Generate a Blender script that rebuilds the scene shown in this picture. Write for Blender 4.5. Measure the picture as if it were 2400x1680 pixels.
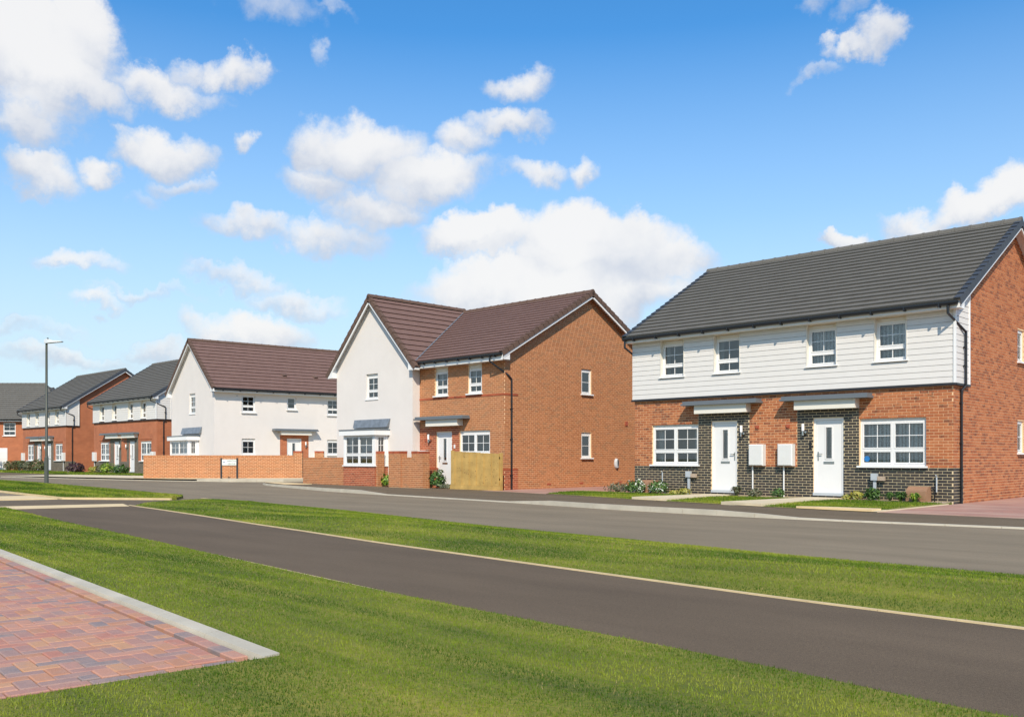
import bpy, math, random
import numpy as np
from mathutils import Vector, Matrix

for o in list(bpy.data.objects):
    bpy.data.objects.remove(o, do_unlink=True)
sc = bpy.context.scene
COL = sc.collection
RN = random.Random(11)
rad = math.radians

# ---------------------------------------------------------------- camera
# world: +X runs along the street to the right, +Y points at the houses, z = 0 is the carriageway
F_PX, CX, YH, CAM_H = 2150.0, 1200.0, 1073.0, 1.23
_s = math.hypot(2200, F_PX)
C_, S_ = 2200 / _s, F_PX / _s
cam_d = bpy.data.cameras.new('camera')
cam = bpy.data.objects.new('camera', cam_d)
COL.objects.link(cam)
cam.location = (0, 0, CAM_H)
cam.rotation_euler = (rad(90), 0, math.atan2(S_, C_))
cam_d.sensor_width = 36
cam_d.sensor_fit = 'HORIZONTAL'
cam_d.lens = 36 * F_PX / 2400
cam_d.shift_y = (YH - 840) / 2400
cam_d.clip_start = 0.05
cam_d.clip_end = 3000
sc.camera = cam


def ray(px, py):
    a = (px - CX) / F_PX
    return Vector((C_ * a - S_, S_ * a + C_, (YH - py) / F_PX)).normalized()


# ---------------------------------------------------------------- sun, sky, exposure
SUN = Vector((0.35, -0.38, 0.45)).normalized()
sun_el = math.asin(SUN.z)
sd = bpy.data.lights.new('sun', 'SUN')
sd.energy = 4.9
sd.angle = rad(0.5)
sd.color = (1.0, 0.89, 0.73)
so = bpy.data.objects.new('sun', sd)
COL.objects.link(so)
so.rotation_euler = (-SUN).to_track_quat('-Z', 'Y').to_euler()
so.location = (20, -20, 40)

sc.view_settings.view_transform = 'Standard'
sc.view_settings.look = 'None'
sc.view_settings.gamma = 1
sc.view_settings.exposure = 0.12
sc.view_settings.use_curve_mapping = False
sc.render.engine = 'CYCLES'
sc.cycles.max_bounces = 8
sc.cycles.transparent_max_bounces = 12

world = bpy.data.worlds.new('World')
sc.world = world
world.use_nodes = True
W = world.node_tree
W.nodes.clear()


class NT:
    """small helper round a node tree"""
    def __init__(s, tree):
        s.t = tree

    def n(s, typ, **kw):
        nd = s.t.nodes.new(typ)
        for k, v in kw.items():
            setattr(nd, k, v)
        return nd

    def l(s, a, b):
        s.t.links.new(a, b)

    def m(s, op, a, b=None, c=None, clamp=False):
        nd = s.t.nodes.new('ShaderNodeMath')
        nd.operation = op
        nd.use_clamp = clamp
        for i, v in enumerate((a, b, c)):
            if v is None:
                continue
            if isinstance(v, (int, float)):
                nd.inputs[i].default_value = v
            else:
                s.l(v, nd.inputs[i])
        return nd.outputs[0]

    def vm(s, op, a, b=None, scale=None):
        nd = s.t.nodes.new('ShaderNodeVectorMath')
        nd.operation = op
        for i, v in enumerate((a, b)):
            if v is None:
                continue
            if isinstance(v, (tuple, list, Vector)):
                nd.inputs[i].default_value = tuple(v)
            else:
                s.l(v, nd.inputs[i])
        if scale is not None:
            nd.inputs['Scale'].default_value = scale
        return nd.outputs['Value'] if op in ('DOT_PRODUCT', 'LENGTH') else nd.outputs[0]

    def noise(s, vec, scale, detail=4, rough=0.55, dim='3D'):
        nd = s.n('ShaderNodeTexNoise', noise_dimensions=dim)
        nd.inputs['Scale'].default_value = scale
        nd.inputs['Detail'].default_value = detail
        nd.inputs['Roughness'].default_value = rough
        if vec is not None:
            s.l(vec, nd.inputs['Vector'])
        return nd

    def mixc(s, fac, a, b, mode='MIX'):
        nd = s.n('ShaderNodeMix', data_type='RGBA', blend_type=mode)
        for sock, v in ((nd.inputs[0], fac), (nd.inputs[6], a), (nd.inputs[7], b)):
            if isinstance(v, (int, float)):
                sock.default_value = v
            elif isinstance(v, (tuple, list)):
                sock.default_value = (v[0], v[1], v[2], 1)
            else:
                s.l(v, sock)
        return nd.outputs[2]

    def ramp(s, fac, stops, interp='LINEAR'):
        nd = s.n('ShaderNodeValToRGB')
        cr = nd.color_ramp
        cr.interpolation = interp
        while len(cr.elements) < len(stops):
            cr.elements.new(0.5)
        for e, (p, c) in zip(cr.elements, stops):
            e.position = p
            e.color = (c[0], c[1], c[2], 1) if not isinstance(c, (int, float)) else (c, c, c, 1)
        s.l(fac, nd.inputs[0])
        return nd.outputs[0]

    def maprange(s, v, a, b, c, d, smooth=True):
        nd = s.n('ShaderNodeMapRange', interpolation_type='SMOOTHSTEP' if smooth else 'LINEAR')
        nd.inputs[1].default_value, nd.inputs[2].default_value = a, b
        nd.inputs[3].default_value, nd.inputs[4].default_value = c, d
        s.l(v, nd.inputs[0])
        return nd.outputs[0]


def build_sky():
    T = NT(W)
    sky = T.n('ShaderNodeTexSky', sky_type='NISHITA')
    sky.sun_disc = False
    sky.sun_elevation = sun_el
    sky.sun_rotation = math.atan2(SUN.x, SUN.y)
    sky.air_density = 1.0
    sky.dust_density = 0.6
    sky.ozone_density = 2.2
    hsv = T.n('ShaderNodeHueSaturation')
    hsv.inputs['Saturation'].default_value = 1.15
    hsv.inputs['Value'].default_value = 1.0
    T.l(sky.outputs[0], hsv.inputs['Color'])
    clear = T.mixc(1.0, hsv.outputs[0], (.40, 1.38, 1.82), 'MULTIPLY')
    tc = T.n('ShaderNodeTexCoord')
    d0 = tc.outputs['Generated']
    n1 = T.noise(d0, 6.5, 4, 0.6)
    n2 = T.noise(d0, 22.0, 6, 0.65)
    w1 = T.vm('SCALE', T.vm('SUBTRACT', n1.outputs['Color'], (.5, .5, .5)), None, 0.085)
    w2 = T.vm('SCALE', T.vm('SUBTRACT', n2.outputs['Color'], (.5, .5, .5)), None, 0.055)
    dd = T.vm('ADD', T.vm('ADD', d0, w1), w2)
    # cloud banks: direction (read off the photograph), half width, half height, weight
    banks = [(60, 120, 200, 150, 1.5), (190, 60, 90, 110, 1.3), (160, 215, 140, 55, 1.2), (380, 205, 125, 48, 1.0), (565, 180, 60, 42, .9), (470, 170, 70, 30, .6),
             (50, 285, 85, 45, .8), (80, 390, 90, 52, 1.0), (215, 392, 48, 40, 1.0), (372, 360, 92, 56, 1.1), (535, 338, 26, 26, .7),
             (420, 445, 70, 26, .6), (330, 465, 40, 24, .35), (760, 345, 75, 62, 1.0), (880, 345, 125, 78, 1.2), (1010, 420, 130, 70, 1.2),
             (770, 430, 90, 45, .8), (1185, 292, 95, 34, .9), (1090, 330, 60, 40, .7), (900, 500, 110, 55, 1.0), (800, 560, 110, 44, .8), (600, 555, 120, 32, .8),
             (1240, 420, 78, 34, .8), (1370, 420, 36, 30, .7), (1205, 195, 66, 40, .9), (1390, 580, 200, 90, 1.7), (1130, 575, 120, 52, 1.4), (1540, 610, 120, 60, 1.2),
             (1320, 690, 330, 80, 1.5), (1480, 540, 90, 50, 1.2), (2055, 80, 52, 52, 1.0), (2000, 122, 55, 24, .8), (1925, 12, 34, 26, .4), (2000, 20, 24, 30, .35),
             (1930, 175, 40, 16, .3), (2300, 475, 130, 52, 1.3), (2390, 425, 90, 70, 1.3), (2140, 520, 100, 34, .9), (1960, 568, 44, 24, 1.1),
             (180, 622, 86, 22, .55), (222, 720, 74, 20, .65), (560, 662, 110, 24, .5), (700, 700, 100, 24, .45), (600, 780, 130, 46, 1.0), (120, 860, 160, 20, .3),
             (420, 840, 110, 26, .5), (650, 45, 80, 42, .45), (745, 150, 18, 20, .3), (760, 40, 50, 14, .25), (40, 790, 120, 16, .25), (330, 700, 120, 12, .3)]
    M = None
    SW = None
    SV = None
    for (px, py, a, b, wt) in banks:
        c = ray(px, py)
        a, b = a * 1.2, b * 1.22
        eu = (ray(px + a, py) - ray(px - a, py)) * 0.5
        ev = (ray(px, py - b) - ray(px, py + b)) * 0.5
        eu = eu - c * eu.dot(c)
        ev = ev - c * ev.dot(c)
        u = T.vm('DOT_PRODUCT', dd, eu / eu.length_squared)
        v = T.vm('DOT_PRODUCT', dd, ev / ev.length_squared)
        r2 = T.m('MULTIPLY_ADD', v, v, T.m('MULTIPLY', u, u))
        val = T.m('MULTIPLY_ADD', r2, -wt, wt)
        M = val if M is None else T.m('MAXIMUM', M, val)
        p = T.m('MAXIMUM', val, 0.0)
        SW = p if SW is None else T.m('ADD', SW, p)
        pv = T.m('MULTIPLY', p, v)
        SV = pv if SV is None else T.m('ADD', SV, pv)
    M = T.m('MAXIMUM', M, -0.8)
    fb = T.noise(d0, 13.0, 9, 0.66)
    # the same broken cumulus goes on round the rest of the sky
    fwd = T.vm('DOT_PRODUCT', d0, (-S_, C_, 0.25))
    gen = T.noise(d0, 3.2, 6, 0.6)
    geo = T.m('MULTIPLY_ADD', gen.outputs['Fac'], 6.0, -3.5)
    off = T.maprange(fwd, 0.45, 0.7, 1.0, 0.0)
    geo = T.m('MULTIPLY_ADD', T.m('ADD', geo, 0.8), off, -0.8)
    M = T.m('MAXIMUM', M, geo)
    dens = T.m('MULTIPLY_ADD', T.m('SUBTRACT', fb.outputs['Fac'], 0.5), 1.5, M)
    dens = T.maprange(dens, -0.22, 0.85, 0.0, 1.0)
    dens = T.m('MULTIPLY', dens, 0.94)
    # lit crowns, bluish grey bases
    hv = T.m('DIVIDE', SV, T.m('MAXIMUM', SW, 0.05))
    sh = T.noise(d0, 8.0, 5, 0.55)
    tone = T.m('MULTIPLY_ADD', T.m('SUBTRACT', sh.outputs['Fac'], 0.5), 1.8, T.m('MULTIPLY_ADD', hv, 0.5, 0.52))
    tone = T.m('ADD', tone, T.m('MULTIPLY', T.m('SUBTRACT', M, 0.4), 0.35))
    tone = T.maprange(tone, 0.1, 1.0, 0.0, 1.0)
    cc = T.mixc(tone, (5.4, 5.9, 6.9), (8.7, 8.6, 8.5))
    # pale haze band above the horizon
    sep = T.n('ShaderNodeSeparateXYZ')
    T.l(d0, sep.inputs[0])
    hz = T.ramp(sep.outputs['Z'], [(0.0, .97), (.12, .80), (.25, .42), (.42, .06), (.6, 0.0)])
    base = T.mixc(hz, clear, (6.9, 8.0, 8.6))
    col = T.mixc(dens, base, cc)
    bg = T.n('ShaderNodeBackground')
    bg.inputs['Strength'].default_value = 0.1
    T.l(col, bg.inputs['Color'])
    out = T.n('ShaderNodeOutputWorld')
    T.l(bg.outputs[0], out.inputs[0])


build_sky()
world.cycles.sampling_method = 'MANUAL'
world.cycles.sample_map_resolution = 512

# ---------------------------------------------------------------- materials
MAT = {}


def newmat(name):
    m = bpy.data.materials.new(name)
    m.use_nodes = True
    m.node_tree.nodes.clear()
    T = NT(m.node_tree)
    out = T.n('ShaderNodeOutputMaterial')
    b = T.n('ShaderNodeBsdfPrincipled')
    T.l(b.outputs[0], out.inputs[0])
    MAT[name] = m
    return T, b, out


def bump(T, b, h, strength, dist=0.01):
    nd = T.n('ShaderNodeBump')
    nd.inputs['Strength'].default_value = strength
    nd.inputs['Distance'].default_value = dist
    T.l(h, nd.inputs['Height'])
    T.l(nd.outputs[0], b.inputs['Normal'])


def pmat(name, col, rough=0.6, var=0.12, scale=6.0, bmp=0.0, bscale=60.0, spec=0.5, metal=0.0, coord='Object'):
    T, b, out = newmat(name)
    tc = T.n('ShaderNodeTexCoord')
    nz = T.noise(tc.outputs[coord], scale, 6, 0.6)
    f = T.maprange(nz.outputs['Fac'], 0.25, 0.75, 1 - var, 1 + var, False)
    c = T.vm('SCALE', tuple(col))
    T.l(f, c.node.inputs['Scale'])
    T.l(c, b.inputs['Base Color'])
    b.inputs['Roughness'].default_value = rough
    b.inputs['Specular IOR Level'].default_value = spec
    b.inputs['Metallic'].default_value = metal
    if bmp:
        n2 = T.noise(tc.outputs[coord], bscale, 4, 0.6)
        bump(T, b, n2.outputs['Fac'], bmp)
    return MAT[name]


def brickmat(name, cols, burnt=0.0, rough=0.85):
    """clay unit: one tone per brick (mesh attribute + object), mottling inside the face"""
    T, b, out = newmat(name)
    at = T.n('ShaderNodeAttribute', attribute_name='rnd')
    oi = T.n('ShaderNodeObjectInfo')
    r = T.m('FRACT', T.m('ADD', at.outputs['Fac'], oi.outputs['Random']))
    k = len(cols)
    c = T.ramp(r, [(i / k, col) for i, col in enumerate(cols)], 'CONSTANT')
    geo = T.n('ShaderNodeNewGeometry')
    n1 = T.noise(geo.outputs['Position'], 22.0, 5, 0.65)
    f = T.maprange(n1.outputs['Fac'], 0.25, 0.75, 0.78, 1.2, False)
    c2 = T.vm('SCALE', c)
    T.l(f, c2.node.inputs['Scale'])
    res = c2
    if burnt:
        n2 = T.noise(geo.outputs['Position'], 14.0, 4, 0.6)
        m1 = T.m('MULTIPLY', T.maprange(n2.outputs['Fac'], 0.5, 0.66, 0, .8), T.m('GREATER_THAN', r, 1 - burnt))
        res = T.mixc(m1, c2, (0.10, 0.045, 0.03))
    T.l(res, b.inputs['Base Color'])
    b.inputs['Roughness'].default_value = rough
    b.inputs['Specular IOR Level'].default_value = 0.3
    n3 = T.noise(geo.outputs['Position'], 160.0, 3, 0.6)
    bump(T, b, n3.outputs['Fac'], 0.35, 0.004)


# A: multi red with burnt marks; B and garden walls: orange; rust plinth; dark engineering brick
brickmat('brick_red', [(.43, .150, .060), (.40, .132, .052), (.46, .170, .072), (.37, .118, .048), (.43, .155, .065), (.35, .115, .05), (.30, .10, .046)], 0.30)
brickmat('brick_orange', [(.42, .168, .068), (.40, .16, .068), (.45, .185, .08), (.37, .145, .06), (.43, .172, .07), (.35, .155, .07)], 0.0)
brickmat('brick_rust', [(.37, .095, .045), (.33, .085, .04), (.40, .105, .05), (.30, .075, .036)], 0.05)
brickmat('brick_dark', [(.040, .036, .034), (.050, .044, .040), (.034, .034, .034), (.058, .048, .042), (.045, .038, .034)], 0.0, 0.45)
pmat('mortar_red', (.74, .50, .29), .9, .15, 9, .3, 90)
pmat('mortar_orange', (.78, .52, .31), .9, .15, 9, .3, 90)
pmat('mortar_cream', (.62, .50, .31), .9, .15, 9, .3, 90)


def farbrick(name, c1, c2, mortar):
    """brickwork too far off to tell the bricks apart"""
    T, b, out = newmat(name)
    tc = T.n('ShaderNodeTexCoord')
    sep = T.n('ShaderNodeSeparateXYZ')
    T.l(tc.outputs['Object'], sep.inputs[0])
    cmb = T.n('ShaderNodeCombineXYZ')
    T.l(T.m('ADD', sep.outputs['X'], sep.outputs['Y']), cmb.inputs[0])
    T.l(sep.outputs['Z'], cmb.inputs[1])
    br = T.n('ShaderNodeTexBrick')
    br.inputs['Scale'].default_value = 1.0
    br.inputs['Brick Width'].default_value = .225
    br.inputs['Row Height'].default_value = .075
    br.inputs['Mortar Size'].default_value = .006
    br.inputs['Color1'].default_value = (*c1, 1)
    br.inputs['Color2'].default_value = (*c2, 1)
    br.inputs['Mortar'].default_value = (*mortar, 1)
    T.l(cmb.outputs[0], br.inputs['Vector'])
    nz = T.noise(tc.outputs['Object'], 1.6, 4)
    f = T.maprange(nz.outputs['Fac'], .25, .75, .85, 1.15, False)
    c = T.vm('SCALE', br.outputs['Color'])
    T.l(f, c.node.inputs['Scale'])
    T.l(c, b.inputs['Base Color'])
    b.inputs['Roughness'].default_value = .9


farbrick('brick_far', (.40, .12, .05), (.34, .095, .04), (.47, .24, .13))
farbrick('brick_far_dark', (.06, .05, .045), (.10, .085, .07), (.40, .33, .22))
pmat('render_white', (.68, .63, .59), .9, .035, 1.3, .25, 120, .2)
pmat('upvc_white', (.76, .75, .735), .35, .02, 3, 0)
pmat('upvc_cream', (.72, .68, .60), .45, .03, 3, 0)
pmat('door_white', (.72, .71, .70), .4, .02, 3, 0)
pmat('board_white', (.655, .625, .59), .55, .03, 5, .08, 40)
pmat('black_plastic', (.012, .013, .016), .35, .1, 4, 0)
pmat('dark_trim', (.02, .022, .026), .5, .1, 4, 0)
pmat('canopy_grey', (.13, .145, .16), .45, .06, 4, 0)
pmat('lead', (.16, .18, .205), .45, .35, 5, .4, 9)
pmat('chrome', (.55, .54, .52), .25, .05, 5, 0, metal=1.0)
pmat('meter_white', (.66, .65, .63), .5, .03, 5, 0)
pmat('terracotta', (.33, .075, .035), .7, .1, 8, 0)
pmat('gas_brown', (.30, .165, .095), .6, .1, 8, .1, 30)
pmat('grey_plastic', (.42, .45, .48), .5, .05, 5, 0)
pmat('room', (.34, .30, .25), .9, .25, 1.5, 0)
pmat('room_light', (.60, .55, .47), .9, .2, 1.2, 0)
pmat('curtain', (.62, .58, .52), .9, .08, 9, 0)
pmat('kerb_concrete', (.46, .41, .32), .85, .16, 2.2, .3, 70, coord='Object')
pmat('edging', (.58, .44, .24), .85, .15, 3, .3, 70)
pmat('slab', (.60, .50, .34), .85, .12, 2, .25, 70)
pmat('tactile', (.66, .50, .28), .85, .10, 2, .25, 70)
pmat('fence_timber', (.46, .29, .085), .75, .3, 2.4, .2, 30)
pmat('wood_knot', (.20, .10, .035), .8, .1, 10, 0)
pmat('lamp_post', (.055, .06, .045), .5, .1, 6, 0)
pmat('lamp_head', (.52, .55, .57), .45, .05, 6, 0)
pmat('sign_plate', (.68, .71, .66), .5, .03, 4, 0)
pmat('sign_ink', (.02, .022, .03), .6, .02, 4, 0)
pmat('sign_crest', (.10, .16, .30), .6, .1, 40, 0)
pmat('blue_disc', (.02, .16, .42), .4, .1, 30, 0)
pmat('soil', (.10, .065, .04), .95, .3, 7, .5, 50)
pmat('gravel', (.42, .32, .24), .9, .5, 60, .6, 60)
pmat('stem', (.10, .065, .035), .9, .2, 20, 0)


def tilemat(name, cols, rough):
    T, b, out = newmat(name)
    at = T.n('ShaderNodeAttribute', attribute_name='rnd')
    oi = T.n('ShaderNodeObjectInfo')
    r = T.m('FRACT', T.m('ADD', at.outputs['Fac'], oi.outputs['Random']))
    c = T.ramp(r, [(i / (len(cols) - 1), q) for i, q in enumerate(cols)])
    geo = T.n('ShaderNodeNewGeometry')
    n1 = T.noise(geo.outputs['Position'], 3.0, 6, 0.65)
    n2 = T.noise(geo.outputs['Position'], 45.0, 3, 0.6)
    f = T.m('MULTIPLY', T.maprange(n1.outputs['Fac'], .3, .7, .92, 1.08, False), T.maprange(n2.outputs['Fac'], .3, .7, .84, 1.16, False))
    c2 = T.vm('SCALE', c)
    T.l(f, c2.node.inputs['Scale'])
    T.l(c2, b.inputs['Base Color'])
    b.inputs['Roughness'].default_value = rough
    b.inputs['Specular IOR Level'].default_value = .2
    bump(T, b, n2.outputs['Fac'], .25, .004)


tilemat('tile_grey', [(.118, .110, .097), (.126, .118, .104), (.121, .113, .100)], .85)
tilemat('tile_brown', [(.165, .098, .082), (.176, .106, .089), (.170, .102, .085)], .75)
tilemat('verge_grey', [(.050, .058, .072), (.058, .066, .080)], .6)
tilemat('verge_brown', [(.115, .072, .055), (.13, .08, .06)], .75)


def glassmat():
    m = bpy.data.materials.new('window_glass')
    m.use_nodes = True
    m.node_tree.nodes.clear()
    T = NT(m.node_tree)
    out = T.n('ShaderNodeOutputMaterial')
    tr = T.n('ShaderNodeBsdfTransparent')
    tr.inputs[0].default_value = (.86, .9, .9, 1)
    gl = T.n('ShaderNodeBsdfGlossy')
    gl.inputs['Roughness'].default_value = .02
    fr = T.n('ShaderNodeFresnel')
    fr.inputs[0].default_value = 1.6
    fac = T.m('MULTIPLY_ADD', fr.outputs[0], 1.5, .05, True)
    mx = T.n('ShaderNodeMixShader')
    T.l(fac, mx.inputs[0])
    T.l(tr.outputs[0], mx.inputs[1])
    T.l(gl.outputs[0], mx.inputs[2])
    T.l(mx.outputs[0], out.inputs[0])
    MAT['glass'] = m


glassmat()


def netmat():
    T, b, out = newmat('net_curtain')
    tc = T.n('ShaderNodeTexCoord')
    sep = T.n('ShaderNodeSeparateXYZ')
    T.l(tc.outputs['Object'], sep.inputs[0])
    wv = T.m('SINE', T.m('MULTIPLY', T.m('ADD', sep.outputs['X'], sep.outputs['Y']), 62.0))
    nz = T.noise(tc.outputs['Object'], 34.0, 4, .65)
    v = T.m('MULTIPLY_ADD', wv, .13, nz.outputs['Fac'])
    c = T.ramp(v, [(.28, (.14, .13, .12)), (.46, (.48, .46, .43)), (.62, (.85, .84, .81))])
    T.l(c, b.inputs['Base Color'])
    b.inputs['Roughness'].default_value = .9


netmat()


def asphalt(name, c, speck, rough):
    T, b, out = newmat(name)
    geo = T.n('ShaderNodeNewGeometry')
    P = geo.outputs['Position']
    mp = T.vm('MULTIPLY', P, (.25, 1.0, 1.0))
    n1 = T.noise(mp, 1.1, 5, .6)
    n2 = T.noise(P, 190.0, 2, .7)
    n3 = T.noise(P, 46.0, 3, .6)
    f = T.m('MULTIPLY', T.maprange(n1.outputs['Fac'], .3, .7, .86, 1.13, False), T.maprange(n2.outputs['Fac'], .32, .68, 1 - speck, 1 + speck, False))
    f = T.m('MULTIPLY', f, T.maprange(n3.outputs['Fac'], .3, .7, .88, 1.12, False))
    cc = T.vm('SCALE', tuple(c))
    T.l(f, cc.node.inputs['Scale'])
    T.l(cc, b.inputs['Base Color'])
    b.inputs['Roughness'].default_value = rough
    b.inputs['Specular IOR Level'].default_value = .2
    bump(T, b, n2.outputs['Fac'], .5, .006)


asphalt('asphalt_path', (.127, .092, .060), .45, .9)
asphalt('asphalt_road', (.218, .172, .115), .30, .9)
asphalt('asphalt_footway', (.140, .105, .068), .34, .9)


def grassmat(name, stripes=True):
    T, b, out = newmat(name)
    geo = T.n('ShaderNodeNewGeometry')
    P = geo.outputs['Position']
    at = T.n('ShaderNodeAttribute', attribute_name='rnd')
    mp = T.n('ShaderNodeMapping')
    mp.inputs['Rotation'].default_value = (0, 0, rad(7))
    mp.inputs['Scale'].default_value = (.16, 1.6, 1)
    T.l(P, mp.inputs[0])
    n1 = T.noise(mp.outputs[0], 1.25, 3, .55)
    n2 = T.noise(P, 3.2, 5, .6)
    n3 = T.noise(P, 12.0, 3, .6)
    v = T.m('ADD', T.m('MULTIPLY', n1.outputs['Fac'], .75), T.m('MULTIPLY', n2.outputs['Fac'], .18))
    v = T.m('ADD', v, T.m('MULTIPLY', n3.outputs['Fac'], .07))
    c = T.ramp(v, [(.40, (.060, .125, .008)), (.47, (.115, .190, .011)), (.54, (.205, .270, .018)), (.62, (.31, .335, .04))])
    r = T.maprange(at.outputs['Fac'], 0, 1, .75, 1.25, False)
    c2 = T.vm('SCALE', c)
    T.l(r, c2.node.inputs['Scale'])
    dry = T.m('GREATER_THAN', at.outputs['Fac'], .955)
    c3 = T.mixc(dry, c2, (.34, .27, .10))
    T.l(c3, b.inputs['Base Color'])
    b.inputs['Roughness'].default_value = .55
    b.inputs['Specular IOR Level'].default_value = .25
    tl = T.n('ShaderNodeBsdfTranslucent')
    T.l(c3, tl.inputs[0])
    mx = T.n('ShaderNodeMixShader')
    mx.inputs[0].default_value = .3
    T.l(b.outputs[0], mx.inputs[1])
    T.l(tl.outputs[0], mx.inputs[2])
    T.l(mx.outputs[0], out.inputs[0])


grassmat('grass_blade')


def turfmat():
    T, b, out = newmat('turf')
    geo = T.n('ShaderNodeNewGeometry')
    P = geo.outputs['Position']
    mp = T.n('ShaderNodeMapping')
    mp.inputs['Rotation'].default_value = (0, 0, rad(9))
    mp.inputs['Scale'].default_value = (.35, 1.5, 1)
    T.l(P, mp.inputs[0])
    n1 = T.noise(mp.outputs[0], .9, 4, .6)
    n2 = T.noise(P, 30.0, 4, .7)
    v = T.m('ADD', T.m('MULTIPLY', n1.outputs['Fac'], .7), T.m('MULTIPLY', n2.outputs['Fac'], .3))
    c = T.ramp(v, [(.36, (.075, .095, .007)), (.5, (.16, .17, .012)), (.62, (.26, .23, .03))])
    T.l(c, b.inputs['Base Color'])
    b.inputs['Roughness'].default_value = .9
    bump(T, b, n2.outputs['Fac'], .8, .03)


turfmat()


def pavermat(name, cols):
    T, b, out = newmat(name)
    at = T.n('ShaderNodeAttribute', attribute_name='rnd')
    oi = T.n('ShaderNodeObjectInfo')
    r = T.m('FRACT', T.m('ADD', at.outputs['Fac'], oi.outputs['Random']))
    c = T.ramp(r, [(i / len(cols), q) for i, q in enumerate(cols)], 'CONSTANT')
    geo = T.n('ShaderNodeNewGeometry')
    n1 = T.noise(geo.outputs['Position'], 9.0, 5, .65)
    n2 = T.noise(geo.outputs['Position'], 150.0, 3, .6)
    c1 = T.mixc(T.maprange(n1.outputs['Fac'], .42, .68, 0, .55), c, (.33, .20, .155))
    f = T.m('MULTIPLY', T.maprange(n1.outputs['Fac'], .3, .7, .9, 1.1, False), T.maprange(n2.outputs['Fac'], .3, .7, .85, 1.15, False))
    c2 = T.vm('SCALE', c1)
    T.l(f, c2.node.inputs['Scale'])
    T.l(c2, b.inputs['Base Color'])
    b.inputs['Roughness'].default_value = .85
    bump(T, b, n2.outputs['Fac'], .4, .004)


pavermat('paver', [(.44, .205, .12), (.47, .225, .13), (.40, .195, .15), (.37, .19, .155), (.50, .26, .14), (.44, .185, .13), (.33, .20, .17), (.25, .19, .18), (.48, .235, .16), (.42, .215, .165)])


def farpave():
    T, b, out = newmat('drive_paving')
    geo = T.n('ShaderNodeNewGeometry')
    br = T.n('ShaderNodeTexBrick')
    br.inputs['Scale'].default_value = 1
    br.inputs['Brick Width'].default_value = .2
    br.inputs['Row Height'].default_value = .1
    br.inputs['Mortar Size'].default_value = .003
    br.inputs['Color1'].default_value = (.40, .19, .135, 1)
    br.inputs['Color2'].default_value = (.31, .16, .125, 1)
    br.inputs['Mortar'].default_value = (.30, .19, .14, 1)
    T.l(geo.outputs['Position'], br.inputs['Vector'])
    n1 = T.noise(T.vm('MULTIPLY', geo.outputs['Position'], (.4, 1.4, 1)), 1.5, 4)
    c = T.mixc(T.maprange(n1.outputs['Fac'], .4, .7, 0, .6), br.outputs['Color'], (.50, .34, .26))
    T.l(c, b.inputs['Base Color'])
    b.inputs['Roughness'].default_value = .85


farpave()


def leafmat(name, cols):
    T, b, out = newmat(name)
    at = T.n('ShaderNodeAttribute', attribute_name='rnd')
    c = T.ramp(at.outputs['Fac'], [(i / max(1, len(cols)), q) for i, q in enumerate(cols)], 'CONSTANT')
    T.l(c, b.inputs['Base Color'])
    b.inputs['Roughness'].default_value = .5
    tl = T.n('ShaderNodeBsdfTranslucent')
    T.l(c, tl.inputs[0])
    mx = T.n('ShaderNodeMixShader')
    mx.inputs[0].default_value = .25
    T.l(b.outputs[0], mx.inputs[1])
    T.l(tl.outputs[0], mx.inputs[2])
    T.l(mx.outputs[0], out.inputs[0])


leafmat('leaf_green', [(.05, .12, .02), (.08, .16, .03), (.11, .20, .045), (.035, .085, .018)])
leafmat('leaf_flower', [(.05, .12, .02), (.08, .16, .03), (.11, .20, .045), (.13, .22, .06), (.05, .10, .02), (.7, .7, .62)])
leafmat('leaf_yellow', [(.42, .36, .06), (.33, .33, .05), (.48, .42, .12), (.22, .26, .05)])
leafmat('leaf_lime', [(.25, .36, .03), (.16, .28, .03), (.33, .40, .05), (.08, .16, .02)])
leafmat('leaf_grey', [(.13, .15, .08), (.18, .19, .11), (.09, .11, .06), (.20, .17, .10)])
leafmat('leaf_purple', [(.06, .025, .04), (.09, .035, .05), (.04, .02, .03), (.10, .06, .05)])
leafmat('leaf_mixed', [(.10, .13, .04), (.16, .15, .06), (.07, .10, .03), (.22, .14, .08), (.15, .17, .06)])

# ---------------------------------------------------------------- mesh helpers


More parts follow.
